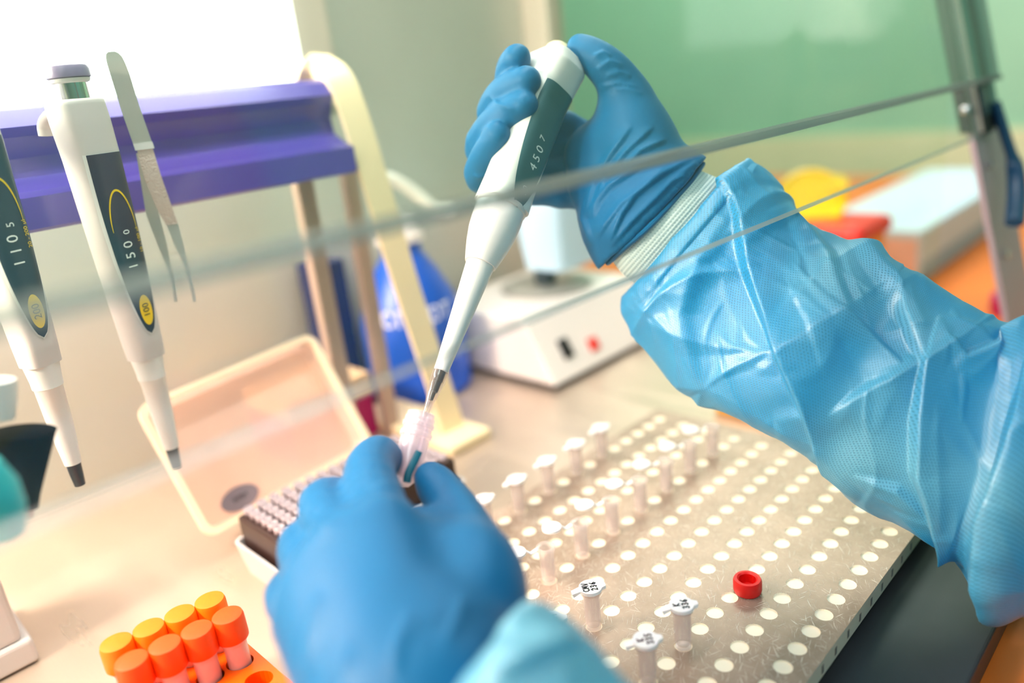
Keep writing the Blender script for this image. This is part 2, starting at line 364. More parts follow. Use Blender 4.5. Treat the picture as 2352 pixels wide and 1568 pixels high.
def frame_mtx(o, zdir, ydir):
    z = Vector(zdir).normalized(); y = Vector(ydir); y = (y - z*y.dot(z)).normalized(); x = y.cross(z)
    return Matrix(((x.x, y.x, z.x, o[0]), (x.y, y.y, z.y, o[1]), (x.z, y.z, z.z, o[2]), (0, 0, 0, 1)))
def catmull(pts, n):
    pts = [np.array(p, float) for p in pts]; pts = [2*pts[0]-pts[1]] + pts + [2*pts[-1]-pts[-2]]
    out = []
    for i in range(1, len(pts)-2):
        for k in range(n):
            t = k/n; a, b, c, d = pts[i-1:i+3]
            out.append(0.5*((2*b)+(c-a)*t+(2*a-5*b+4*c-d)*t*t+(3*b-a-3*c+d)*t**3))
    out.append(pts[-2]); return out
def sweep(name, pts, sec, m, parent=None, up=(0, 0, 1), smooth=True):
    """sweep a closed section [(a,b)] (a along side, b along up) on a polyline"""
    pts = [Vector(tuple(p)) for p in pts]; V, F = [], []; ns = len(sec); up = Vector(up)
    for i, p in enumerate(pts):
        t = (pts[min(i+1, len(pts)-1)]-pts[max(i-1, 0)]).normalized(); s = t.cross(up).normalized(); u = s.cross(t)
        for a, b in sec: V.append(tuple(p+s*a+u*b))
    for i in range(len(pts)-1):
        for k in range(ns): F.append((i*ns+k, i*ns+(k+1) % ns, (i+1)*ns+(k+1) % ns, (i+1)*ns+k))
    F.append(tuple(range(ns))[::-1]); F.append(tuple((len(pts)-1)*ns+k for k in range(ns)))
    o = pyd(name, V, F, m, parent, smooth)
    if smooth: autos(o)
    return o
def circ(r, n=12, r2=None): return [(r*math.cos(2*math.pi*k/n), (r2 or r)*math.sin(2*math.pi*k/n)) for k in range(n)]
def text_mesh(body, size, extr=0.0):
    cu = bpy.data.curves.new('t', 'FONT'); cu.body = body; cu.size = size; cu.align_x = 'CENTER'; cu.align_y = 'CENTER'; cu.extrude = extr; cu.resolution_u = 3
    o = bpy.data.objects.new('t', cu); C.objects.link(o)
    dg = bpy.context.evaluated_depsgraph_get(); dg.update()
    me = bpy.data.meshes.new_from_object(o.evaluated_get(dg))
    V = [tuple(v.co) for v in me.vertices]; F = [tuple(p.vertices) for p in me.polygons]
    bpy.data.objects.remove(o); bpy.data.curves.remove(cu); bpy.data.meshes.remove(me)
    return V, F
def copy_tree(root):
    r = root.copy(); C.objects.link(r)
    for ch in [c for c in root.children]:
        c = ch.copy(); C.objects.link(c); c.parent = r
        for g in list(ch.children):
            d = g.copy(); C.objects.link(d); d.parent = c
    return r

# ---------------------------------------------------------------- setting
def struct(o): return tag(o, kind='structure')
XR, YB = 0.82, 0.75            # right side and back of the cabinet
struct(box('floor', -2.5, 3.2, -2.5, 3.2, -0.80, -0.76, M['floor']))
struct(box('wall_right', 2.5, 2.6, -2.5, 2.6, -0.76, 2.2, M['wallroom']))
struct(box('baseboard_right', 2.49, 2.4995, -1.6, 2.6, -0.76, 0.06, mat('beige_dado_paint', (0.80, 0.76, 0.48), 0.8)))
struct(box('wall_far', -2.5, 2.6, 2.6, 2.7, -0.76, 2.2, M['wallroom']))
struct(box('wall_front', -2.5, 2.5, -1.7, -1.6, -0.76, 2.2, M['wallgreen']))

tag(box('front_sill', -0.595, XR, 0.074, 0.1495, -0.020, 0.0, mat('dark_sill', (0.055, 0.062, 0.068), 0.38, 0.3, noise=(9, 0.3)), None, bev=0.002), 'dark grey front sill of the cabinet between rack and orange table', 'sill')  # worktop front with the shade beside the rack put into its colour
tag(box('worktop', -0.595, XR+0.0, 0.150, YB-0.0005, -0.020, 0.0, M['bench'], None, bev=0.002), 'brushed steel worktop of the safety cabinet, strongly lit at left', 'worktop')
struct(box('wall_back', -0.60, XR+0.02, YB, YB+0.02, -0.02, 0.90, M['wallback']))
struct(box('trim_1', XR-0.012, XR+0.022, YB-0.045, YB, 0.0, 0.90, M['post'], None, bev=0.003))
struct(box('wall_left', -0.62, -0.60, 0.074, YB, -0.02, 0.90, M['wallback']))
struct(box('ceiling', -0.62, XR+0.04, 0.31, YB+0.02, 0.90, 0.92, M['white']))
struct(box('window_1', XR+0.008, XR+0.012, 0.23, YB-0.045, 0.03, 0.90, glassy('side_glass', (0.97, 0.99, 0.95), 0.02)))
struct(box('trim_2', XR+0.0005, XR+0.022, 0.17, YB-0.045, -0.02, 0.03, M['post'], None, bev=0.002))
lp = empty('wall_lamp', (0, YB-0.001, 0.34), 'glowing white lamp panel on the back wall above the purple bar', 'lamp')
box('diffuser', -0.55, 0.455, YB-0.016, YB-0.006, 0.345, 0.72, M['lightpanel'], lp, bev=0.003)
box('lamp_backing', -0.555, 0.500, YB-0.008, YB-0.0005, 0.32, 0.74, M['post'], lp, bev=0.001)  # widened in cream to put the glow beside the panel into colour

hs = empty('lamp_housing', (-0.28, 0.60, 0.46), 'long lamp housing with a front shade above the worktop at the left', 'lamp')  # unseen blocker added to keep lamp light off the near glove
box('shade', -0.56, 0.02, 0.556, 0.561, 0.415, 0.575, M['white'], hs, bev=0.001)  # front plate of the unseen light blocker
box('housing_top', -0.56, 0.02, 0.561, 0.72, 0.57, 0.575, M['white'], hs, bev=0.001)
h2 = empty('lamp_housing', (0.25, 0.36, 0.80), 'narrow ceiling lamp housing with a front shade inside the cabinet', 'lamp')  # second unseen blocker, added to cut the fill off the near hand
box('shade', -0.17, 0.67, 0.333, 0.337, 0.730, 0.872, M['white'], h2, bev=0.001)  # front plate of the second unseen light blocker
box('housing_top', -0.17, 0.67, 0.337, 0.40, 0.866, 0.8995, M['white'], h2, bev=0.001)
# orange laboratory table the cabinet stands on
tb = empty('laboratory_table', (0.8, 0.1, -0.76), 'bright orange laboratory table under and beside the steel cabinet', 'table')
box('table_top', -0.8, 2.2, -0.02, 1.1, -0.060, -0.0205, M['orangetop'], tb, bev=0.004)
for xx, yy in ((-0.7, 0.06), (2.1, 0.06), (-0.7, 1.0), (2.1, 1.0)): box('leg', xx-0.03, xx+0.03, yy-0.03, yy+0.03, -0.76, -0.060, M['grey'], tb)

# ---- sash: two glass panes on an inclined plane, parallel to the bench edge
SL = (0.229-0.199)/(0.349-0.226)          # dy/dz of the incline
def sy(z): return 0.2 + (z-0.23)*SL
sash = empty('sash_window', (0.3, sy(0.23), 0.23), 'tinted green glass sliding sash hanging across the front of the cabinet', 'window')
def pane(name, zl, zr, ztop, off, x1, tint, th):
    # bottom edge from zl (left) to zr (right)
    x0 = -0.55
    def q(x, z, o): return (x, sy(z)+o, z)
    V = [q(x0, zl, off), q(x1, zr, off), q(x1, ztop, off), q(x0, ztop, off), q(x0, zl, off+th), q(x1, zr, off+th), q(x1, ztop, off+th), q(x0, ztop, off+th)]
    F = [(0, 1, 2, 3), (5, 4, 7, 6), (0, 4, 5, 1), (1, 5, 6, 2), (2, 6, 7, 3), (3, 7, 4, 0)]
    return pyd(name, V, F, [tint, M['glassedge']], sash, False, [0, 0, 1, 1, 1, 1])
M['glassedge'] = glassy('glass_edge', (0.22, 0.34, 0.36), 0.06, 0.35, 0.30, (0.42, 0.48, 0.46))
gl1 = pane_mat('green_glass', (0.975, 0.995, 0.985), 1.5, 0.002, (0.7, 1.0, 0.8))
gl2 = pane_mat('green_glass_upper', (0.93, 0.985, 0.965), 1.5, 0.003, (0.6, 1.0, 0.8))
pane('glass_pane', 0.235, 0.2275, 0.70, 0.0, XR+0.005, gl1, 0.0065)
pane('glass_pane', 0.284, 0.2755, 0.72, -0.012, XR+0.055, gl2, 0.007)
V = []
for xx, zz in ((-0.55, 0.284), (XR+0.055, 0.2755)):
    for dz, dy in ((-0.0005, -0.0135), (0.0038, -0.0135), (0.0038, -0.0035), (-0.0005, -0.0035)): V.append((xx, sy(zz)+dy, zz+dz))
pyd('edge_strip', V, [(0, 1, 2, 3), (7, 6, 5, 4), (0, 4, 5, 1), (1, 5, 6, 2), (2, 6, 7, 3), (3, 7, 4, 0)], glassy('edge_strip_plastic', (0.60, 0.66, 0.68), 0.03, 0.3, 0.26, (0.74, 0.74, 0.70)), sash, False)

# ---- right end frame of the sash
fr = empty('sash_frame', (XR+0.02, 0.15, 0), 'dark teal sash guide with black strips on a lilac grey side panel', 'frame')
def slab(name, x0, x1, y_off0, y_off1, z0, z1, m, par=fr):
    pts = [(x0, sy(z0)+y_off0, z0), (x1, sy(z0)+y_off0, z0), (x1, sy(z0)+y_off1, z0), (x0, sy(z0)+y_off1, z0),
           (x0, sy(z1)+y_off0, z1), (x1, sy(z1)+y_off0, z1), (x1, sy(z1)+y_off1, z1), (x0, sy(z1)+y_off1, z1)]
    return hexa(name, pts, m, par)
slab('side_panel', XR+0.006, XR+0.10, 0.006, 0.011, -0.02, 0.90, M['panelmetal'])
slab('seal_strip', XR+0.002, XR+0.012, 0.006, 0.016, 0.231, 0.90, M['blackrub'])
slab('seal_lip', XR+0.012, XR+0.014, -0.001, 0.006, 0.231, 0.90, M['post'])
slab('guide_rail', XR+0.014, XR+0.042, 0.0, 0.006, 0.245, 0.90, M['railmid'])
slab('outer_strip', XR+0.040, XR+0.046, -0.004, 0.0015, 0.232, 0.90, M['blackrub'])
slab('outer_rail', XR+0.047, XR+0.064, -0.004, 0.0015, 0.232, 0.90, M['rail'])
slab('bracket', XR+0.014, XR+0.040, -0.003, 0.006, 0.229, 0.2449, M['blackrub'])
slab('bracket', XR+0.016, XR+0.039, -0.005, -0.0005, 0.246, 0.272, M['framedark'])
hp = [ony(2285, 235, 0.200), ony(2312, 320, 0.188), ony(2332, 385, 0.178), ony(2336, 450, 0.168), ony(2330, 512, 0.160)]
sweep('handle', catmull(hp, 6), circ(0.008, 12, 0.005), M['deepblue'], fr)
for p in ((2297, 378), (2328, 585)):
    q = onx(*p, XR+0.03); q[1] = sy(q[2])+0.004
    lat('screw', [(0.0045, 0), (0.0045, 0.002), (0.0, 0.003)], M['chrome'], fr, 16, frame_mtx(q, (0, -1, 0.2), (0, 0, 1)))
q = onx(2213, 252, XR-0.004); lat('screw', [(0.004, 0), (0.004, 0.004), (0, 0.006)], M['chrome'], fr, 16, frame_mtx((XR-0.002, 0.212, q[2]), (-1, 0, 0), (0, 0, 1)))

# ---------------------------------------------------------------- perforated plate
LX, LY = 0.01682, 0.02455
HX = [0.2567+LX*k for k in range(-3, 17)]; HY = [0.1442+LY*k for k in range(10)]
PZ = 0.020
def perforated():
    R = 0.0050; n = 20; x0, x1, y0, y1, zb = HX[0]-0.012, 0.545, 0.1305, 0.3795, 0.009
    V, F, MI = [], [], []
    def add(v): V.append(v); return len(V)-1
    def cellx(i): return (x0 if i == 0 else (HX[i-1]+HX[i])/2), (x1 if i == len(HX)-1 else (HX[i]+HX[i+1])/2)
    def celly(j): return (y0 if j == 0 else (HY[j-1]+HY[j])/2), (y1 if j == len(HY)-1 else (HY[j]+HY[j+1])/2)
    for i, hx in enumerate(HX):
        for j, hy in enumerate(HY):
            ax, bx = cellx(i); ay, by = celly(j)
            for z, flip in ((PZ, False), (zb, True)):
                inn, outp = [], []
                for k in range(n):
                    a = 2*math.pi*k/n; c, s = math.cos(a), math.sin(a)
                    inn.append(add((hx+R*c, hy+R*s, z)))
                    tx = ((bx-hx) if c > 0 else (ax-hx))/c if abs(c) > 1e-6 else 1e9
                    ty = ((by-hy) if s > 0 else (ay-hy))/s if abs(s) > 1e-6 else 1e9
                    t = min(tx, ty); outp.append(add((hx+t*c, hy+t*s, z)))
                cor = {}
                for k in range(n):
                    l = (k+1) % n; A, B = V[outp[k]], V[outp[l]]
                    f = [inn[k], outp[k]]
                    if abs(A[0]-B[0]) > 1e-9 and abs(A[1]-B[1]) > 1e-9:
                        cx = A[0] if abs(A[0]-ax) < 1e-9 or abs(A[0]-bx) < 1e-9 else B[0]
                        cy = A[1] if abs(A[1]-ay) < 1e-9 or abs(A[1]-by) < 1e-9 else B[1]
                        f.append(add((cx, cy, z)))
                    f += [outp[l], inn[l]]
                    F.append(tuple(f if not flip else f[::-1])); MI.append(0)
                if not flip: top = inn
                else: bot = inn
            for k in range(n):
                l = (k+1) % n; F.append((top[k], top[l], bot[l], bot[k])); MI.append(1)
            F.append(tuple(add((V[q][0], V[q][1], 0.0190)) for q in bot)); MI.append(1)
    # edges
    c = [add(p) for p in ((x0, y0, PZ), (x1, y0, PZ), (x1, y1, PZ), (x0, y1, PZ), (x0, y0, zb), (x1, y0, zb), (x1, y1, zb), (x0, y1, zb))]
    for a, b in ((0, 1), (1, 2), (2, 3), (3, 0)): F.append((c[a], c[a+4], c[b+4], c[b])); MI.append(2)
    root = empty('tube_rack', ((x0+x1)/2, (y0+y1)/2, 0), 'large flat scratched acrylic tube rack full of round holes on the steel worktop', 'rack')
    pyd('perforated_plate', V, F, [M['plate'], M['hole'], M['plateedge']], root, False, MI)
    # dark side-on view of the drillings through the clear edge
    for j, (fx, fy) in enumerate(((x0+0.008, y0+0.008), (x1-0.008, y0+0.008), (x0+0.008, y1-0.008), (x1-0.008, y1-0.008))):
        lat('foot', [(0.004, 0.0), (0.004, zb)], M['plateedge'], root, 16, Matrix.Translation((fx, fy, 0)))
    bm = bmesh.new()
    for hx in HX: box_bm(bm, hx-0.0012, hx+0.0012, y0-0.0002, y0+0.002, 0.0115, 0.0165)
    bmo('side_mark', bm, mat('edge_mark', (0.20, 0.17, 0.14), 0.4), root)
    return root
perforated()

# ---------------------------------------------------------------- microtubes in the plate
def strokes_text(strokes, w, z, V, F):
    for st in strokes:
        pts = [Vector((a, b, z)) for a, b in st]
        for i in range(len(pts)-1):
            d = (pts[i+1]-pts[i]); 
            if d.length < 1e-7: continue
            d.normalize(); n = Vector((-d.y, d.x, 0))*w/2; e = d*w*0.35
            b = len(V); V += [tuple(pts[i]-e+n), tuple(pts[i]-e-n), tuple(pts[i+1]+e-n), tuple(pts[i+1]+e+n)]; F.append((b, b+1, b+2, b+3))
GL = {'C': [[(.9, .9), (.5, 1), (.1, .7), (.1, .3), (.5, 0), (.9, .15)]], 'M': [[(0, 0), (.1, 1), (.5, .3), (.8, 1), (1, 0)]], 'V': [[(0, 1), (.45, 0), (1, 1)]],
      'K': [[(.1, 0), (.1, 1)], [(.9, 1), (.15, .5), (.9, 0)]], '2': [[(.1, .8), (.5, 1), (.85, .75), (.1, 0), (.9, .05)]], '3': [[(.1, .9), (.6, 1), (.8, .75), (.4, .52), (.85, .3), (.5, 0), (.1, .12)]],
      '6': [[(.8, 1), (.25, .6), (.15, .2), (.5, 0), (.85, .25), (.5, .5), (.2, .3)]], '4': [[(.3, 1), (.1, .45), (.9, .45)], [(.75, .8), (.65, 0)]], '5': [[(.9, 1), (.25, 1), (.2, .55), (.7, .55), (.8, .2), (.4, 0), (.1, .1)]],
      '1': [[(.5, 1), (.5, 0)]], '7': [[(.1, 1), (.9, 1), (.4, 0)]], '8': [[(.5, .5), (.15, .75), (.5, 1), (.85, .75), (.5, .5), (.1, .25), (.5, 0), (.9, .25), (.5, .5)]], '0': [[(.5, 0), (.1, .4), (.5, 1), (.9, .5), (.5, 0)]]}
def microtube(hx, hy, lid_dir, closed, lines, label, group, ink='ink_pen', tilt=0.0, zt=0.0465):
    root = empty('microtube', (hx, hy, PZ), label, 'tube', group)
    root.rotation_euler = (tilt, tilt*0.6, 0)
    T = Matrix.Translation((0, 0, -PZ))
    o = lat('tube_body', [(0.0042, 0.0195), (0.0043, 0.0205), (0.0044, 0.022), (0.0047, 0.030), (0.0049, zt-0.003), (0.0062, zt-0.0028), (0.0062, zt-0.0012), (0.0042, zt-0.0012), (0.0041, 0.030), (0.0036, 0.0215), (0.0, 0.0210)], None, None, 28)
    o.data.materials.append(M['tube']); o.data.transform(T); o.parent = root
    def inner(name, V, F, m):
        V = [(v[0], v[1], v[2]-PZ) for v in V]
        me = bpy.data.meshes.new(name); me.from_pydata(V, [], F); me.update(); q = bpy.data.objects.new(name, me); C.objects.link(q); me.materials.append(m); q.parent = root
        for p in me.polygons: p.use_smooth = False
        return q
    R = Matrix.Rotation(lid_dir, 4, 'Z')
    n = 30; r = 0.0066; V, F = [], []
    def outline(cx, cz0, cz1, rr, tipx):
        ring = []
        for k in range(n):
            a = 2*math.pi*k/n; x = math.cos(a); y = math.sin(a)
            ex = rr*x
            if math.cos(a) > 0.93: ex = rr*x + tipx
            ring.append((cx+ex, rr*y))
        b = len(V)
        for z in (cz0, cz1):
            for x, y in ring: V.append(tuple(R @ Vector((x, y, z))))
        for k in range(n): l = (k+1) % n; F.append((b+k, b+l, b+n+l, b+n+k))
        F.append(tuple(b+k for k in range(n))[::-1]); F.append(tuple(b+n+k for k in range(n)))
    if closed:
        outline(0, zt-0.0012, zt+0.0008, r, 0.0022)
        b = len(V)
        for x, y, z in ((-r+0.0005, 0.0022, zt-0.001), (-r-0.0035, 0.0018, zt-0.0035), (-r-0.0035, -0.0018, zt-0.0035), (-r+0.0005, -0.0022, zt-0.001),
                        (-r+0.0005, 0.0022, zt+0.0002), (-r-0.0045, 0.0018, zt-0.0012), (-r-0.0045, -0.0018, zt-0.0012), (-r+0.0005, -0.0022, zt+0.0002)):
            V.append(tuple(R @ Vector((x, y, z))))
        F += [tuple(b+i for i in f) for f in ((0, 3, 2, 1), (4, 5, 6, 7), (0, 1, 5, 4), (1, 2, 6, 5), (2, 3, 7, 6), (3, 0, 4, 7))]
        inner('lid', V, F, M['tubelid'])
        if lines:
            V2, F2 = [], []
            for li, s in enumerate(lines):
                h = 0.0034; wch = 0.0027; tot = len(s)*wch
                for ci, ch in enumerate(s):
                    st = []
                    for stroke in GL[ch]:
                        pp = []
                        for a, bb in stroke:
                            u = (ci*wch - tot/2) + a*wch*0.75; v = bb*h
                            # text runs along +y (local), line stack along x
                            pp.append((-0.0046 + li*0.0046 + (h - v), u))
                        st.append(pp)
                    strokes_text(st, 0.00075, zt+0.00095, V2, F2)
            V2 = [tuple(R @ Vector(v)) for v in V2]
            inner('handwriting', V2, F2, M[ink])
    else:
        # open lid on its strap
        L = 0.0195
        outline(-L, zt-0.0005, zt+0.0012, r*0.95, 0.0)
        b = len(V)
        for x, z in ((-0.0058, zt-0.002), (-0.010, zt-0.0035), (-L+0.0058, zt-0.0002)):
            for y, dz in ((0.0014, 0), (-0.0014, 0), (-0.0014, 0.0008), (0.0014, 0.0008)): V.append(tuple(R @ Vector((x, y, z+dz))))
        for i in range(2):
            for k in range(4): l = (k+1) % 4; F.append((b+i*4+k, b+i*4+l, b+i*4+4+l, b+i*4+4+k))
        inner('lid', V, F, M['tubelid'])
    return root
def hxn(x): return min(HX, key=lambda v: abs(v-x))
def hyn(y): return min(HY, key=lambda v: abs(v-y))
# lid spout points to the right of the photo: direction R ~ (0.72,-0.69)
LD = math.radians(-38)
microtube(hxn(0.273), hyn(0.243), LD, True, ['CMV', '236'], 'closed microtube with CMV 236 written on its lid', None, 'ink_black')
microtube(hxn(0.290), hyn(0.194), LD-0.1, True, ['K', '336'], 'closed microtube with K 336 on its lid, right of the others', None, 'ink_black')
microtube(hxn(0.256), hyn(0.194), LD-0.05, True, ['K', '335'], 'closed microtube lowest in the photo, K and smudged dark red number on lid', None)
microtube(hxn(0.240), hyn(0.243), LD, True, ['CV', '334'], 'closed microtube marked 334, half hidden by the near blue sleeve', None)
bl = ['closed microtube behind the left glove, nearly hidden by it', 'closed microtube in the back row, right beside the left glove', 'second closed microtube of the back row counted from the left glove', 'middle closed microtube of the back row, standing at the rack edge', 'fourth closed microtube of the back row, tilted lid, near the corner', 'farthest closed microtube of the back row, nearest the white scale']
for i, (x, s) in enumerate(zip((0.2735, 0.307, 0.3407, 0.3743, 0.408, 0.4416), (['1'], ['7'], ['8'], ['4'], ['3'], ['5']))):
    microtube(hxn(x), hyn(0.3655), LD+0.4, True, s, bl[i], 'closed microtubes in the back row', 'ink_black', tilt=(0.03 if i == 4 else 0.0))
ol = ['open microtube nearest the left glove, lid folded out to the left', 'second open microtube behind the CMV tube, lid folded out', 'third open microtube in the middle row, lid folded out', 'fourth open microtube, its lid raised, seen hazy in mid rack', 'fifth open microtube, hazy, towards the far end of the rack', 'sixth open microtube, pale and blurred near the far end', 'farthest open microtube at the far end of the rack']
for i, x in enumerate((0.290, 0.3235, 0.357, 0.3907, 0.4243, 0.458, 0.4916)):
    microtube(hxn(x), hyn(0.2925), math.radians(-28), False, None, ol[i], 'open microtubes in the middle row')

# red screw cap ring on the plate
rr = onz(1717, 1358, PZ)
prof = [(0.0052, 0.0), (0.0078, 0.0005), (0.0083, 0.002), (0.0083, 0.0078), (0.0076, 0.0092), (0.0060, 0.0094), (0.0050, 0.0086), (0.0046, 0.0030), (0.0030, 0.0026), (0.0030, 0.0004)]
o = lat('plastic_ring', prof, M['red'], None, 40, Matrix.Translation((rr[0], rr[1], PZ+0.0002)), closed=True)
tag(o, 'small red plastic ring lying on the perforated rack', 'ring')

# ---------------------------------------------------------------- orange rack with capped sample tubes
ORX = [0.074+0.0163*i for i in range(4)]
rk = empty('sample_rack', (0.09, 0.36, 0), 'glossy orange block rack holding orange-capped tubes at bottom left', 'rack')
def sk(x, y): return (x, y - 0.16*(x-0.074))
def orange_rack():
    RX = [0.074+0.0163*i for i in range(-2, 4)]; RY = [0.406-0.022*j for j in range(4)]
    x0, x1 = RX[0]-0.012, RX[-1]+0.0105; y0, y1 = RY[-1]-0.012, RY[0]+0.010
    V, F = [], []; zt, zb = 0.030, 0.002; n = 20; R = 0.0072
    def add(v): V.append((*sk(v[0], v[1]), v[2])); return len(V)-1
    for i, hx in enumerate(RX):
        ax = x0 if i == 0 else (RX[i-1]+hx)/2; bx = x1 if i == len(RX)-1 else (RX[i+1]+hx)/2
        for j, hy in enumerate(RY):
            by = y1 if j == 0 else (RY[j-1]+hy)/2; ay = y0 if j == len(RY)-1 else (RY[j+1]+hy)/2
            inn, bot, outp = [], [], []
            for k in range(n):
                a = 2*math.pi*(k+0.5)/n; c, s = math.cos(a), math.sin(a)
                inn.append(add((hx+R*c, hy+R*s, zt))); bot.append(add((hx+R*c, hy+R*s, 0.008)))
                t = min(((bx-hx) if c > 0 else (ax-hx))/c, ((by-hy) if s > 0 else (ay-hy))/s); outp.append(add((hx+t*c, hy+t*s, zt)))
            for k in range(n):
                l = (k+1) % n; F.append((inn[k], outp[k], outp[l], inn[l])); F.append((inn[k], inn[l], bot[l], bot[k]))
            F.append(tuple(bot))
            for k in range(4):
                q = [(ax, ay), (bx, ay), (bx, by), (ax, by)][k]
                # corner fill
                ks = sorted(range(n), key=lambda m: (V[outp[m]][0]-q[0])**2+(V[outp[m]][1]-sk(*q)[1])**2)[:2]
                F.append((outp[ks[0]], outp[ks[1]], add((*q, zt))))
    c = [add(p) for p in ((x0, y0, zt), (x1, y0, zt), (x1, y1, zt), (x0, y1, zt), (x0, y0, zb), (x1, y0, zb), (x1, y1, zb), (x0, y1, zb))]
    for a, b in ((0, 1), (1, 2), (2, 3), (3, 0)): F.append((c[a], c[a+4], c[b+4], c[b]))
    F.append((c[4], c[5], c[6], c[7]))
    pyd('rack_block', V, F, M['rack_o'], rk, False)
    for i in (0, 1):
        for j in (0, 1):
            fx, fy = sk(x0+0.006+i*(x1-x0-0.012), y0+0.006+j*(y1-y0-0.012)); box('foot', fx-0.004, fx+0.004, fy-0.004, fy+0.004, 0.0, 0.003, M['rack_o'], rk)
orange_rack()
def sample_tube(x, y, label, cm='capo'):
    root = empty('sample_tube', (x, y, 0.010), label, 'tube', 'orange-capped tubes in the orange rack')
    T = Matrix.Translation((x, y, 0.010))
    lat('tube_body', [(0.0, 0.0), (0.0035, 0.001), (0.0062, 0.008), (0.0064, 0.034), (0.0070, 0.0345), (0.0070, 0.0365), (0.0062, 0.037), (0.0062, 0.041)], M['liquid'], root, 28, T)
    lat('cap', [(0.0060, 0.0370), (0.0086, 0.0372), (0.0087, 0.039), (0.0086, 0.0500), (0.0080, 0.0520), (0.0060, 0.0527), (0.0, 0.0527)], M[cm], root, 36, T)
    return root
names = [['leftmost tube of the far row, orange cap, in orange rack', 'second tube from left in the far row of orange rack', 'third tube from left in the far row of orange rack', 'rightmost tube of the far row, orange cap, in orange rack'],
         ['leftmost tube of the near row, redder orange cap, pink contents', 'second tube from left in near row, pink contents', 'third tube from left in near row, navy mark on its side', 'rightmost tube of the near row, pink contents, beside empty hole']]
for row in (0, 1):
    for i in range(4):
        x, y = sk(ORX[i], 0.406-0.022*row)
        st = sample_tube(x, y, names[row][i], ('capo', 'capr')[row])
        if row == 1 and i == 2:
            b = [(x+0.00665*math.cos(a), y+0.00665*math.sin(a), z) for a, z in ((-0.75, 0.026), (-0.35, 0.034), (-0.2, 0.039), (-0.15, 0.027), (-0.35, 0.022))]
            pyd('ink_mark', b, [(0, 1, 2, 3, 4)], M['navy'], st, False)

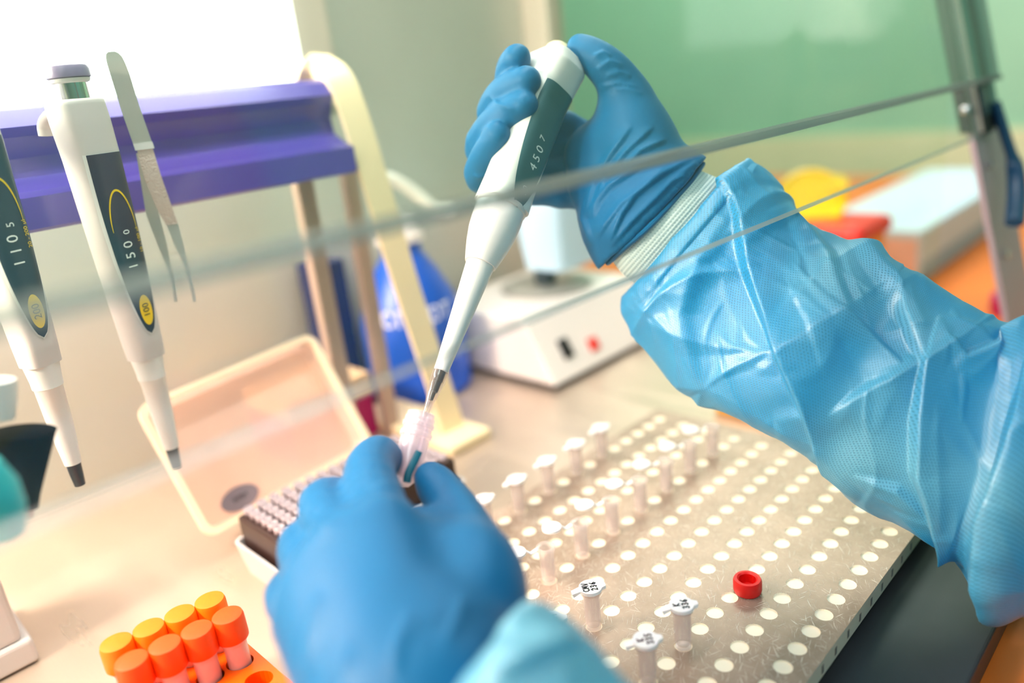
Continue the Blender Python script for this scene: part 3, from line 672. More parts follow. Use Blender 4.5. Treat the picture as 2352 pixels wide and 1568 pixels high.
# ---------------------------------------------------------------- pipettes
def front_y(x, f, wd, n=4.0):
    q = min(abs(x)/wd, 0.98); return f*(1-q**n)**(1/n)
def build_pipette(root, mtx, L, secs, panel, pmat, body_m, mats_text, knob, hook=True, lines=(), badge=None, arc=True, tipdark=True, cone=None):
    """local z up, 0 at the lower end of the shaft; secs: (s from top, half width, front, back)"""
    def interp(s):
        for a, b in zip(secs, secs[1:]):
            if s <= b[0]: k = (s-a[0])/(b[0]-a[0]); k = max(0, k); return [a[i]+(b[i]-a[i])*k for i in (1, 2, 3)]
        return list(secs[-1][1:])
    V, F = [], []; n = 40; N = 50
    ss = np.unique(np.concatenate([np.linspace(secs[0][0], secs[-1][0], N), [q[0] for q in secs]])); N = len(ss)
    for s in ss:
        wd, f, b = interp(s); z = L*(1-s)
        for k in range(n):
            a = 2*math.pi*k/n; c, sn = math.cos(a), math.sin(a); e = 2/3.6
            x = wd*abs(c)**e*(1 if c > 0 else -1); y = (f if sn > 0 else b)*abs(sn)**e*(1 if sn > 0 else -1); V.append((x, y, z))
    for i in range(N-1):
        for k in range(n): l = (k+1) % n; F.append((i*n+k, i*n+l, (i+1)*n+l, (i+1)*n+k)[::-1])
    F.append(tuple(range(n))); F.append(tuple((N-1)*n+k for k in range(n))[::-1])
    o = pyd('body', [tuple(mtx @ Vector(v)) for v in V], F, body_m, root); autos(o, 50)
    def deco(name, V2, F2, m, off, par=root):
        out = []
        for x, z in V2:
            s = 1-z/L; wd, f, b = interp(s); out.append(tuple(mtx @ Vector((x, front_y(x, f, wd, 3.6)+off, z))))
        return pyd(name, out, F2, m, par, False)
    # panel: flat-topped, ending in a long ellipse
    def panel_mesh(s0, s1, hw, grow, name, m, off, par):
        V2, F2 = [], []; NN = 44; MM = 22
        for i in range(NN+1):
            q = i/NN; s = s0-grow/L*0.2+(s1+grow/L-s0)*q
            hwq = (hw+grow)*max(0.0, (1-q**2.6))**0.5 if q < 1 else 0.0
            for k in range(MM+1): V2.append((hwq*(2*k/MM-1), L*(1-s)))
        for i in range(NN):
            for k in range(MM): F2.append((i*(MM+1)+k, i*(MM+1)+k+1, (i+1)*(MM+1)+k+1, (i+1)*(MM+1)+k))
        return deco(name, V2, F2, m, off, par)
    panel_mesh(panel[0], panel[1], panel[2], 0.0012, 'panel_rim', M['white'], 0.0002, root)
    pn = panel_mesh(panel[0], panel[1], panel[2], 0.0, 'display_panel', pmat, 0.0005, root)
    if arc:
        V2, F2 = [], []; cz = L*(1-arc[0]); aw, ah = arc[1], arc[2]
        for i in range(25):
            a = math.radians(-8+ (196)*i/24); wv = 0.0003+0.0010*math.sin(math.pi*i/24)
            for d in (0, -wv): V2.append(((aw+d)*math.cos(a), cz+(ah+d)*math.sin(a)))
        for i in range(24): F2.append((2*i, 2*i+1, 2*i+3, 2*i+2))
        deco('yellow_arc', V2, F2, M['yellow'], 0.0008, pn)
    if badge:
        bz = L*(1-badge[0]); V2 = [(0, bz)]; F2 = []
        for k in range(28): a = 2*math.pi*k/28; V2.append((badge[1]*math.cos(a), bz+badge[2]*math.sin(a)))
        for k in range(28): F2.append((0, 1+k, 1+(k+1) % 28))
        deco('badge', V2, F2, M['yellow'], 0.0008, pn)
        tv, tf = text_mesh(badge[3], badge[4])
        deco('badge_number', [(y, bz+x) for x, y, _ in tv], tf, M['ink_black'], 0.0011, pn)
    for (txt, s, xo, size, m) in lines:
        tv, tf = text_mesh(txt, size); z0 = L*(1-s)
        deco('lettering', [(xo+y, z0+x) for x, y, _ in tv], tf, m, 0.0010, pn)
    # knob
    for nm, pr, m in knob: lat(nm, pr, m, root, 36, mtx @ Matrix.Translation((0, 0, L)))
    if hook:
        zt = L*(1-secs[0][0]); bdep = secs[0][3]
        pts = [(0, -0.004, zt-0.0055), (0, -bdep-0.002, zt-0.0060), (0, -bdep-0.010, zt-0.0080), (0, -bdep-0.0155, zt-0.0125), (0, -bdep-0.0170, zt-0.0180)]
        sweep('finger_hook', [mtx @ Vector(tuple(p)) for p in catmull(pts, 5)], circ(0.0045, 16, 0.0095), body_m, root, up=mtx.to_3x3() @ Vector((1, 0, 0)))
    for nm, pr, m in cone: lat(nm, pr, m, root, 36, mtx)
    return root
knobm = mat('mauve_knob', (0.20, 0.15, 0.26), 0.35)
LP = 0.262
secsH = [(0.074, 0.0110, 0.0095, 0.0120), (0.0755, 0.0130, 0.0112, 0.0142), (0.080, 0.0140, 0.0120, 0.0155), (0.12, 0.0143, 0.0128, 0.0150), (0.20, 0.0140, 0.0135, 0.0125), (0.40, 0.0125, 0.0130, 0.0120), (0.56, 0.0108, 0.0120, 0.0118), (0.645, 0.0100, 0.0112, 0.0112), (0.69, 0.0098, 0.0098, 0.0098)]
coneH = [('shaft', [(0.0085, LP*0.255), (0.0086, LP*0.27), (0.0098, LP*0.312)][::-1] + [(0.0078, LP*0.252), (0.0068, LP*0.15), (0.0048, LP*0.058)], M['white']), ('nozzle', [(0.0042, LP*0.060), (0.0038, LP*0.03), (0.0031, 0.0)], M['black'])]
knobH = [('plunger_button', [(0.0105, -0.008), (0.0118, -0.0072), (0.0118, -0.003), (0.0108, -0.0010), (0.0080, 0.0), (0.0, 0.0)], knobm), ('button_ring', [(0.0088, -0.0105), (0.0105, -0.0098), (0.0112, -0.0080), (0.0, -0.0079)], M['white']), ('plunger_stem', [(0.0086, -0.0205), (0.0086, -0.0100)], M['chrome'])]
def hang_pipette(pt_top, label, number, disp, rng_txt, phi=-0.30):
    # vertical axis
    root = empty('pipette', (pt_top[0], pt_top[1], pt_top[2]-LP), label, 'pipette', 'pipettes hanging on the purple rack')
    n = Vector((math.sin(-phi), -math.cos(phi), 0))
    mtx = frame_mtx((pt_top[0], pt_top[1], pt_top[2]-LP), (0, 0, 1), n)
    lines = [(disp[0], 0.43, 0.0010, 0.0088, M['ink_white']), (disp[1], 0.375, 0.0, 0.0060, M['ink_white']), (rng_txt, 0.40, -0.0078, 0.0036, M['yellow'])]
    build_pipette(root, mtx, LP, secsH, (0.195, 0.625, 0.0112), M['navy'], mat('warm_grey_plastic', (0.56, 0.51, 0.50), 0.4), None, knobH, True, lines, (0.565, 0.0042, 0.0100, number, 0.0062), (0.36, 0.0082, 0.022), True, coneH)
    return root
tp1 = ony(150, 148, 0.510)
hang_pipette(tp1, 'white pipette with mauve button, dark panel reading 15 0 and yellow 100 badge', '100', ('1 5 0', '0'), '10 - 100 µl')
tip2 = ony(186, 1112, 0.505)
hang_pipette((tip2[0]-0.0005, 0.505, tip2[2]+LP), 'white pipette at the left picture edge with yellow 200 badge', '200', ('1 1 0', '5'), '20 - 200 µl')
# third pipette at the very edge: black shaft
p3 = ony(-52, 820, 0.470)
r3 = empty('pipette', (p3[0], 0.47, p3[2]-0.12), 'blurred black pipette shaft with grey end at the left edge', 'pipette')
m3 = Matrix.Translation((p3[0]+0.004, 0.42, p3[2]-0.1))
q0, q1 = ony(52, 990, 0.40), ony(62, 1185, 0.40)
m3 = frame_mtx(q1, q0-q1, (0, -1, 0)); LL = float(np.linalg.norm(q0-q1))
lat('shaft', [(0.0028, 0.0), (0.0034, LL*0.12), (0.0034, LL*0.14)], M['brownp'], r3, 24, m3)
lat('barrel', [(0.0050, LL*0.10), (0.0060, LL*0.25), (0.0135, LL*0.97), (0.014, LL*1.0), (0.0, LL*1.0)], mat('matte_black', (0.002, 0.002, 0.003), 0.9, spec=0.05), r3, 32, m3)
qa, qb = ony(-22, 868, 0.40), ony(-14, 962, 0.40)
lat('body', [(0.0, 0.0), (0.0085, 0.0), (0.0100, 0.012), (0.0100, 0.018), (0.0, 0.020)], M['white'], r3, 32, frame_mtx(qb, qa-qb, (0, -1, 0)))
qt = ony(-12, 1150, 0.33)
o = lat('rubber_bulb', [(0.0, -0.018), (0.006, -0.016), (0.0095, -0.004), (0.0095, 0.006), (0.006, 0.016), (0.0, 0.018)], mat('teal_rubber', (0.02, 0.42, 0.42), 0.4), None, 32, Matrix.Translation(tuple(qt)))
tag(o, 'blurred teal rubber bulb cut by the left picture edge', 'bulb')

# held pipette
TOPP, ENDP = P(1283, 118, 0.492), P(1013, 852, 0.432)
ax = TOPP-ENDP; LH = float(np.linalg.norm(ax)); axn = ax/LH
vdir = ENDP*0.5+TOPP*0.5-CAM; vdir /= np.linalg.norm(vdir); side = np.cross(vdir, axn); side /= np.linalg.norm(side)   # image right
nf = -vdir*math.cos(math.radians(32)) + side*math.sin(math.radians(32))
mh = frame_mtx(ENDP, axn, nf)
held = empty('pipette', ENDP, 'white pipette with slate display held in the right glove, tip in the open tube', 'pipette')
secsP = [(0.030, 0.0125, 0.0150, 0.014), (0.045, 0.0150, 0.0200, 0.0170), (0.08, 0.0155, 0.0225, 0.0160), (0.13, 0.0150, 0.0195, 0.0140), (0.20, 0.0145, 0.0160, 0.0135), (0.35, 0.0140, 0.0150, 0.0135), (0.45, 0.0142, 0.0145, 0.0138), (0.518, 0.0148, 0.0148, 0.0148)]
coneP = [('collar_ring', [(0.0148, LH*0.470), (0.0156, LH*0.473), (0.0158, LH*0.480), (0.0156, LH*0.486), (0.0148, LH*0.489)], M['grey']),
         ('lower_body', [(0.0150, LH*0.474), (0.0152, LH*0.44), (0.0145, LH*0.40), (0.0128, LH*0.36), (0.0108, LH*0.325), (0.0095, LH*0.305), (0.0, LH*0.300)], M['white']),
         ('shaft', [(0.0090, LH*0.318), (0.0085, LH*0.30), (0.0060, LH*0.13), (0.0043, LH*0.01), (0.0043, 0.0)], M['white']),
         ('nozzle', [(0.0030, 0.0015), (0.0030, -0.0060), (0.0026, -0.0062), (0.0024, -0.0125), (0.0016, -0.0130), (0.0014, -0.0175), (0.0, -0.0180)], M['black']),
         ('tip', [(0.0047, 0.0005), (0.0047, -0.0070), (0.0043, -0.0075), (0.0036, -0.0135), (0.0022, -0.021), (0.0010, -0.040), (0.0008, -0.040), (0.0019, -0.021), (0.0032, -0.0135), (0.0039, -0.0075), (0.0042, 0.0005)], M['tipclear'])]
knobP = [('plunger_button', [(0.0072, -0.005), (0.0086, -0.0040), (0.0086, 0.0005), (0.0072, 0.0025), (0.0, 0.0030)], M['cream']), ('plunger_stem', [(0.0040, -0.016), (0.0040, -0.0040)], M['chrome'])]
build_pipette(held, mh, LH, secsP, (0.155, 0.53, 0.0120), M['slate'], M['white'], None, knobP, False,
              [('4 5 0', 0.375, -0.001, 0.0080, M['ink_white']), ('7', 0.315, 0.0, 0.0062, M['ink_white']), ('50', 0.475, -0.001, 0.0055, M['ink_white'])], None, None, True, coneP)

# ---------------------------------------------------------------- tweezers on the rack
tw = empty('tweezers', ony(345, 330, 0.515), 'steel tweezers with knurled grip hanging beside the 100 pipette', 'tweezers')
def ribbon(name, pts, ws, th, m):
    V, F = [], []
    for (p, wd) in zip(pts, ws):
        p = Vector(tuple(p)); s = Vector((0.93, -0.36, 0)).normalized(); d = Vector((-0.36, -0.93, 0)).normalized()
        for a, b in ((-wd, -th), (wd, -th), (wd, th), (-wd, th)): V.append(tuple(p+s*a+d*b))
    for i in range(len(pts)-1):
        for k in range(4): l = (k+1) % 4; F.append((i*4+k, i*4+l, i*4+4+l, i*4+4+k))
    F.append((0, 1, 2, 3)); F.append(tuple((len(pts)-1)*4+k for k in (3, 2, 1, 0)))
    return pyd(name, V, F, m, tw, False)
YT = 0.512
ribbon('handle', [ony(x, y, YT) for x, y in ((256, 119), (258, 123), (262, 132), (267, 146), (276, 172), (300, 250), (328, 330))], [0.0018, 0.0034, 0.0045, 0.0050, 0.0053, 0.0054, 0.0054], 0.0012, M['steelpen'])
ribbon('ferrule', [ony(x, y, YT) for x, y in ((328, 328), (333, 343))], [0.0056, 0.0056], 0.0020, M['white'])
ribbon('grip', [ony(x, y, YT) for x, y in ((333, 343), (352, 410), (375, 470), (395, 515))], [0.0046, 0.0050, 0.0046, 0.0036], 0.0014, M['knurl'])
ribbon('prong', [ony(x, y, YT) for x, y in ((395, 512), (412, 565), (428, 610), (440, 655), (447, 692))], [0.0036, 0.0026, 0.0013, 0.0009, 0.0010], 0.0009, M['steelpen'])
ribbon('prong', [ony(x, y, YT+0.006) for x, y in ((330, 350), (350, 490), (372, 560), (388, 612), (398, 650), (404, 692))], [0.0044, 0.0038, 0.0028, 0.0014, 0.0009, 0.0009], 0.0009, M['steelpen'])

# ---------------------------------------------------------------- purple rack stand
st = empty('pipette_stand', (0.36, 0.60, 0), 'pipette stand with purple enamel bar and cream end frame', 'stand')
# bar profile (y, z): front shape between z .275 and .345, extruded along x
zt = ony(720, 182, 0.565)[2]; zl = ony(800, 400, 0.545)[2]
prof = [(0.600, zt-0.004), (0.590, zt), (0.572, zt), (0.566, zt-0.003), (0.560, zt-0.013), (0.566, zt-0.019), (0.572, zt-0.032), (0.570, zt-0.044), (0.556, zt-0.052), (0.546, zt-0.055), (0.546, zl+0.002), (0.549, zl), (0.60, zl), (0.604, zl+0.01)]
xe = 0.372
V, F = [], []; npf = len(prof)
for x in (-0.25, xe):
    for y, z in prof: V.append((x, y, z))
for k in range(npf): l = (k+1) % npf; F.append((k, l, npf+l, npf+k))
F.append(tuple(range(npf))); F.append(tuple(npf+k for k in range(npf))[::-1])
o = pyd('hanging_bar', V, F, M['purple'], st, False)
# cream end frame: broad band bent over the bar and down to the worktop
def band(x, px_pts, wx, th, name, m, par):
    sec = [(-wx, -th), (wx, -th), (wx, th), (-wx, th)]
    return sweep(name, px_pts, sec, m, par, up=(0, 1, 0))
band(0, catmull([(0.378, 0.612, zt-0.035), (0.377, 0.602, zt+0.002), (0.379, 0.578, zt+0.008), (0.383, 0.560, zt-0.012), (0.391, 0.550, 0.25), (0.404, 0.545, 0.15), (0.420, 0.540, 0.05), (0.426, 0.536, 0.002)], 6), 0.013, 0.0022, 'end_frame', M['cream'], st)
# inner edge
bx0, bx1 = 0.355, 0.440
box('foot_plate', 0.3945, 0.447, 0.505, 0.66, 0.0, 0.010, M['cream'], st, bev=0.003)
box('rear_post', 0.345, 0.362, 0.60, 0.612, 0.0, zl+0.01, M['brownp'], st, bev=0.002)
box('rear_post', 0.392, 0.406, 0.596, 0.608, 0.0, zl, M['brownp'], st, bev=0.002)

# white device at lower left
dv = empty('instrument', (0.0, 0.55, 0), 'pale grey instrument housing with a base step at the left edge', 'instrument')
box('housing', -0.20, 0.0485, 0.529, 0.60, 0.018, 0.115, M['grey'], dv, bev=0.004)
box('base', -0.205, 0.053, 0.526, 0.605, 0.001, 0.019, M['grey'], dv, bev=0.003)

# ---------------------------------------------------------------- tip box with open lid
tbx = empty('tip_box', (0.25, 0.46, 0), 'pipette tip box, white base, dark tray of tips and frosted lid tipped open', 'box')
BX0, BX1, BY0, BY1 = 0.183, 0.345, 0.425, 0.508
def tray_open(name, x0, x1, y0, y1, z0, z1, m, par, th=0.002, r=0.006, mtx=None, seg=5, taper=0.0):
    """open-top box with rounded corners and wall thickness"""
    def ring(x0, x1, y0, y1, z, r):
        pts = []
        for cx, cy, a0 in ((x1-r, y1-r, 0), (x0+r, y1-r, 90), (x0+r, y0+r, 180), (x1-r, y0+r, 270)):
            for k in range(seg+1): a = math.radians(a0+90*k/seg); pts.append((cx+r*math.cos(a), cy+r*math.sin(a), z))
        return pts
    rings = [ring(x0+taper, x1-taper, y0+taper, y1-taper, z0, r), ring(x0, x1, y0, y1, z1, r), ring(x0+th, x1-th, y0+th, y1-th, z1, max(r-th, 0.001)), ring(x0+th+taper, x1-th-taper, y0+th+taper, y1-th-taper, z0+th, max(r-th, 0.001))]
    n = len(rings[0]); V = [p for q in rings for p in q]; F = []
    for i in range(3):
        for k in range(n): l = (k+1) % n; F.append((i*n+k, i*n+l, (i+1)*n+l, (i+1)*n+k))
    F.append(tuple(range(n))[::-1]); F.append(tuple(3*n+k for k in range(n)))
    if mtx is not None: V = [tuple(mtx @ Vector(v)) for v in V]
    o = pyd(name, V, F, m, par, True); autos(o, 35); return o
tray_open('base', BX0, BX1, BY0, BY1, 0.0, 0.026, M['grey'], tbx, 0.0025, 0.006, taper=0.004)
box('tray', BX0+0.006, BX1-0.006, BY0+0.006, BY1-0.005, 0.018, 0.0455, M['traybrown'], tbx, bev=0.002)
# tips: small collars on the tray
V, F = [], []
nx, ny = 14, 8
for i in range(nx):
    for j in range(ny):
        cx = BX0+0.014+i*(BX1-BX0-0.028)/(nx-1); cy = BY0+0.012+j*(BY1-BY0-0.022)/(ny-1)
        v, f = lathe([(0.0043, 0.0455), (0.0040, 0.0505), (0.0028, 0.0508), (0.0026, 0.0470), (0.0, 0.0465)], 12, Matrix.Translation((cx, cy, 0)))
        b = len(V); V += v; F += [tuple(b+k for k in q) for q in f]
o = pyd('tip_collars', V, F, M['tipgrey'], tbx, True); o['kind'] = 'stuff'
# lid fitted to its four corners: plane from hinge line, tipped back
LBL, LTL, LTR, LBR = ony(480, 1228, 0.532), ony(318, 940, 0.585), ony(698, 775, 0.590), ony(868, 1010, 0.534)
ex = Vector((LBR-LBL)+(LTR-LTL))/2; ey = Vector((LTL-LBL)+(LTR-LBR))/2
lw, lh = ex.length, ey.length; ex.normalize(); ez = ex.cross(ey).normalized(); ey = ez.cross(ex)
cen = Vector((LBL+LTL+LTR+LBR)/4)
ml = Matrix(((ex.x, ey.x, ez.x, cen.x), (ex.y, ey.y, ez.y, cen.y), (ex.z, ey.z, ez.z, cen.z), (0, 0, 0, 1)))
if ez.y > 0: pass
ld = tray_open('lid', -lw/2, lw/2, -lh/2, lh/2, -0.024, 0.0, M['clearlid'], tbx, 0.0016, 0.009, mtx=ml, taper=0.003)
def rimmesh():
    seg = 6
    def ring(a, b, r, z):
        pts = []
        for cx, cy, a0 in ((a-r, b-r, 0), (-a+r, b-r, 90), (-a+r, -b+r, 180), (a-r, -b+r, 270)):
            for k in range(seg+1): t = math.radians(a0+90*k/seg); pts.append((cx+r*math.cos(t), cy+r*math.sin(t), z))
        return pts
    a, b = lw/2, lh/2
    rings = [ring(a+0.002, b+0.002, 0.010, -0.004), ring(a+0.002, b+0.002, 0.010, 0.001), ring(a-0.003, b-0.003, 0.007, 0.001), ring(a-0.003, b-0.003, 0.007, -0.004)]
    n = len(rings[0]); V = [tuple(ml @ Vector(p)) for q in rings for p in q]; F = []
    for i in range(4):
        for k in range(n): l = (k+1) % n; F.append((i*n+k, i*n+l, ((i+1) % 4)*n+l, ((i+1) % 4)*n+k))
    return V, F
V, F = rimmesh(); o = pyd('lid_rim', V, F, mat('lid_rim_plastic', (0.95, 0.74, 0.52), 0.35, sss=0.2), ld, True); autos(o)
# oval maker's mark on the lid, seen from inside
c0 = ml.inverted() @ Vector(ony(562, 1130, 0.553)); V, F = [(c0.x, c0.y, -0.0215)], []
V = [tuple(ml @ Vector((c0.x-0.003, c0.y-0.002, -0.0215)))]
for k in range(24):
    a = 2*math.pi*k/24; V.append(tuple(ml @ Vector((c0.x-0.003+0.0165*math.cos(a), c0.y-0.002+0.0095*math.sin(a), -0.0215))))
for k in range(24): F.append((0, 1+k, 1+(k+1) % 24))
pyd('oval_label', V, F, M['liddark'], ld, False)
tv, tf = text_mesh('MPW', 0.0055)
pyd('label_lettering', [tuple(ml @ Vector((c0.x-0.003-x, c0.y-0.002+y, -0.0211))) for x, y, _ in tv], tf, M['ink_black'], ld, False)

# ---------------------------------------------------------------- boxes, bottle behind
mb = empty('carton', (0.37, 0.66, 0), 'magenta and tan carton standing behind the open tip box lid', 'box')
box('carton_body', 0.300, 0.392, 0.615, 0.70, 0.0, 0.052, M['magenta'], mb, bev=0.001)
box('carton_lid', 0.299, 0.393, 0.614, 0.701, 0.046, 0.066, M['tan'], mb, bev=0.001)
db = box('box', 0.405, 0.443, 0.702, 0.742, 0.0, 0.165, M['darkblue'], None, bev=0.004); tag(db, 'dark navy box standing behind the blue bottle', 'box')

bc = (0.497, 0.672)
bt = empty('bottle', (*bc, 0), 'blue plastic bottle with white handwriting and a white spout cap', 'bottle')
RB = 0.058
pr = [(0.0, 0.001), (RB*0.9, 0.0), (RB, 0.004), (RB, 0.080), (RB*0.97, 0.092), (RB*0.85, 0.112), (RB*0.62, 0.138), (RB*0.43, 0.155), (RB*0.38, 0.160), (RB*0.38, 0.174), (0.0, 0.174)]
lat('bottle_body', pr, M['bottleblue'], bt, 48, Matrix.Translation((*bc, 0)))
def rad_at(z):
    for (r0, z0), (r1, z1) in zip(pr, pr[1:]):
        if z0 <= z <= z1 and z1 > z0: return r0+(r1-r0)*(z-z0)/(z1-z0)
    return RB
fa = math.atan2(-bc[1], -bc[0])
def wrap_text(txt, size, zc, aoff):
    tv, tf = text_mesh(txt, size); out = []
    for x, y, _ in tv:
        z = zc+y; r = rad_at(z)+0.0006; a = fa+aoff+x/max(r, 0.02); out.append((bc[0]+r*math.cos(a), bc[1]+r*math.sin(a), z))
    pyd('handwriting', out, tf, mat('white_marker', (0.80, 0.78, 0.95), 0.5), bt, False)
wrap_text('спирт', 0.030, 0.100, 0.12); wrap_text('x', 0.026, 0.076, 0.30)
lat('cap', [(0.026, 0.172), (0.026, 0.182), (0.022, 0.186), (0.020, 0.196), (0.0, 0.198)], M['scalewhite'], bt, 32, Matrix.Translation((*bc, 0)))
sp = [ony(925, 545, 0.66), ony(905, 490, 0.66), ony(870, 440, 0.66), ony(868, 408, 0.655), ony(910, 415, 0.65), ony(960, 448, 0.645), ony(1000, 480, 0.64), ony(1035, 482, 0.64)]
sweep('spout', catmull(sp, 6), circ(0.0065, 12), mat('white_spout', (0.92, 0.86, 0.78), 0.4), bt, up=(0, 1, 0.01))

# ---------------------------------------------------------------- white scale / stirrer
sc = empty('laboratory_scale', (0.66, 0.62, 0), 'white bench scale with sloped front, black switches and red button', 'scale')
X0, X1 = 0.560, 0.765
hexa('housing', [(X0, 0.520, 0.007), (X1, 0.520, 0.007), (X1, 0.712, 0.007), (X0, 0.712, 0.007), (X0, 0.560, 0.078), (X1, 0.560, 0.078), (X1, 0.712, 0.078), (X0, 0.712, 0.078)], M['scalewhite'], sc, 0.003)
box('base', X0+0.003, X1-0.003, 0.522, 0.708, 0.001, 0.0075, M['black'], sc, bev=0.001)
sn = Vector((0, -0.071, 0.040)).normalized(); su = Vector((0, 0.040, 0.071)).normalized()
def on_front(px, py):
    # intersection with sloped front plane through (.,.520,.007) normal sn
    d = Vector(ray(px, py)); c = Vector(CAM); p0 = Vector((0, 0.520, 0.007)); t = (p0-c).dot(sn)/d.dot(sn); return c+d*t
for nm, px, py, hw, hh, m in (('power_switch', 1298, 800, 0.0075, 0.0115, 'black'), ('red_button', 1362, 790, 0.007, 0.0075, 'redflat'), ('power_switch', 1470, 752, 0.0085, 0.010, 'black')):
    q = on_front(px, py); mm = frame_mtx(q, sn, su)
    box(nm, -hw, hw, -hh, hh, -0.001, 0.003, M[m], sc, bev=0.001, mtx=mm)
pc = onx(1250, 640, 0.64)
q = onz(1255, 655, 0.080)
lat('weighing_disc', [(0.0, 0.0785), (0.055, 0.0785), (0.057, 0.082), (0.052, 0.084), (0.0, 0.083)], mat('dull_plate', (0.42, 0.40, 0.36), 0.4, 0.3), sc, 48, Matrix.Translation((q[0], q[1], 0)))
v = lat('vial', [(0.013, 0.083), (0.014, 0.085), (0.014, 0.106), (0.010, 0.108), (0.0, 0.108)], mat('dark_grey_glass', (0.03, 0.05, 0.07), 0.3), None, 32, Matrix.Translation((q[0], q[1], 0.0005)))
tag(v, 'dark round vial standing on the white scale plate', 'vial')

# pale blue block added in place of the gown's reflection in the sash
refc = onz(1280, 600, 0.110)
sash_reflection = empty('plastic_tub', (refc[0], refc[1], 0.1085), 'pale blue plastic tub standing above the white scale behind the cuff', 'tub')
TB = [ony(1185, 592, 0.60), ony(1420, 600, 0.50), ony(1240, 440, 0.60), ony(1440, 440, 0.50)]
tray_open('tub_body', refc[0]-0.050, refc[0]+0.055, refc[1]-0.050, refc[1]+0.030, 0.109, 0.205, M['paleblue'], sash_reflection, 0.002, 0.012, taper=0.010)

# ---------------------------------------------------------------- sharps bin, white box, yellow things beyond the side window
def beyond(px, py, x): return onx(px, py, x)
sb = empty('sharps_bin', (1.02, 0.43, -0.02), 'sharps bin with amber body, red top and round yellow lid standing open', 'bin')
c1 = onx(1925, 560, 1.0)
cx, cy = 1.0, c1[1]
tray_open('bin_body', cx-0.05, cx+0.05, cy-0.045, cy+0.05, -0.0205, 0.085, M['binorange'], sb, 0.003, 0.012, taper=0.006)
box('bin_top', cx-0.056, cx+0.056, cy-0.051, cy+0.056, 0.085, 0.108, M['red'], sb, bev=0.010)
yl = onx(1862, 462, 1.02); lat('bin_lid', [(0.0, 0.0), (0.042, 0.0), (0.045, 0.003), (0.045, 0.009), (0.041, 0.011), (0.038, 0.006), (0.0, 0.006)], M['binyellow'], sb, 48, frame_mtx(yl, Vector(tuple(CAM-yl))+Vector((0.2, -0.1, 0.55)), (0, 0, 1)))
yq = onx(1925, 425, 1.02); lat('lid_tab', [(0.0, 0.0), (0.012, 0.0), (0.012, 0.006), (0, 0.006)], M['binyellow'], sb, 24, frame_mtx(yq, Vector(tuple(CAM-yq))+Vector((0.2, -0.1, 0.55)), (0, 0, 1)))

wb = empty('carton', (1.3, 0.4, -0.02), 'pale blue white carton with peach side, stacked beyond the side window', 'box')
A0 = onx(2110, 640, 1.16)
hexa('carton_body', [(1.16, A0[1], -0.02), (1.16, A0[1]+0.17, -0.02), (1.75, A0[1]+0.17, -0.02), (1.75, A0[1], -0.02), (1.16, A0[1], 0.062), (1.16, A0[1]+0.17, 0.062), (1.75, A0[1]+0.17, 0.062), (1.75, A0[1], 0.062)], M['boxblue'], wb, 0.004)
pyd('peach_side', [(1.1585, A0[1]+0.004, -0.015), (1.1585, A0[1]+0.166, -0.015), (1.1585, A0[1]+0.166, 0.05), (1.1585, A0[1]+0.004, 0.05)], [(0, 1, 2, 3)], M['boxpink'], wb, False)
pyd('grey_band', [(1.17, A0[1]-0.001, -0.015), (1.60, A0[1]-0.001, -0.015), (1.60, A0[1]-0.001, 0.012), (1.17, A0[1]-0.001, 0.012)], [(0, 1, 2, 3)], M['boxgrey'], wb, False)
rd = onz(2335, 720, -0.0205); o = lat('jar', [(0.0, 0.0), (0.028, 0.0), (0.030, 0.004), (0.030, 0.022), (0.027, 0.025), (0.0, 0.025)], M['magenta'], None, 32, Matrix.Translation((rd[0], rd[1], -0.0202))); tag(o, 'dark red round jar on the orange table at the right edge', 'jar')  # round screw lid lying on the table
yb = onz(1715, 955, 0.0)
o = box('card_box', 0.600, 0.690, 0.262, 0.352, 0.0005, 0.018, mat('amber_card', (0.85, 0.42, 0.02), 0.5), None, bev=0.002); tag(o, 'amber yellow flat box lying behind the rack under the sleeve', 'box')
o = lat('marker_cap', [(0.0, 0.0), (0.006, 0.0), (0.006, 0.016), (0.0, 0.017)], M['black'], None, 20, frame_mtx((0.588, 0.272, 0.0062), (0.5, 0.8, 0), (0, 0, 1))); tag(o, 'small black cap lying under the right sleeve beside the amber box', 'cap')

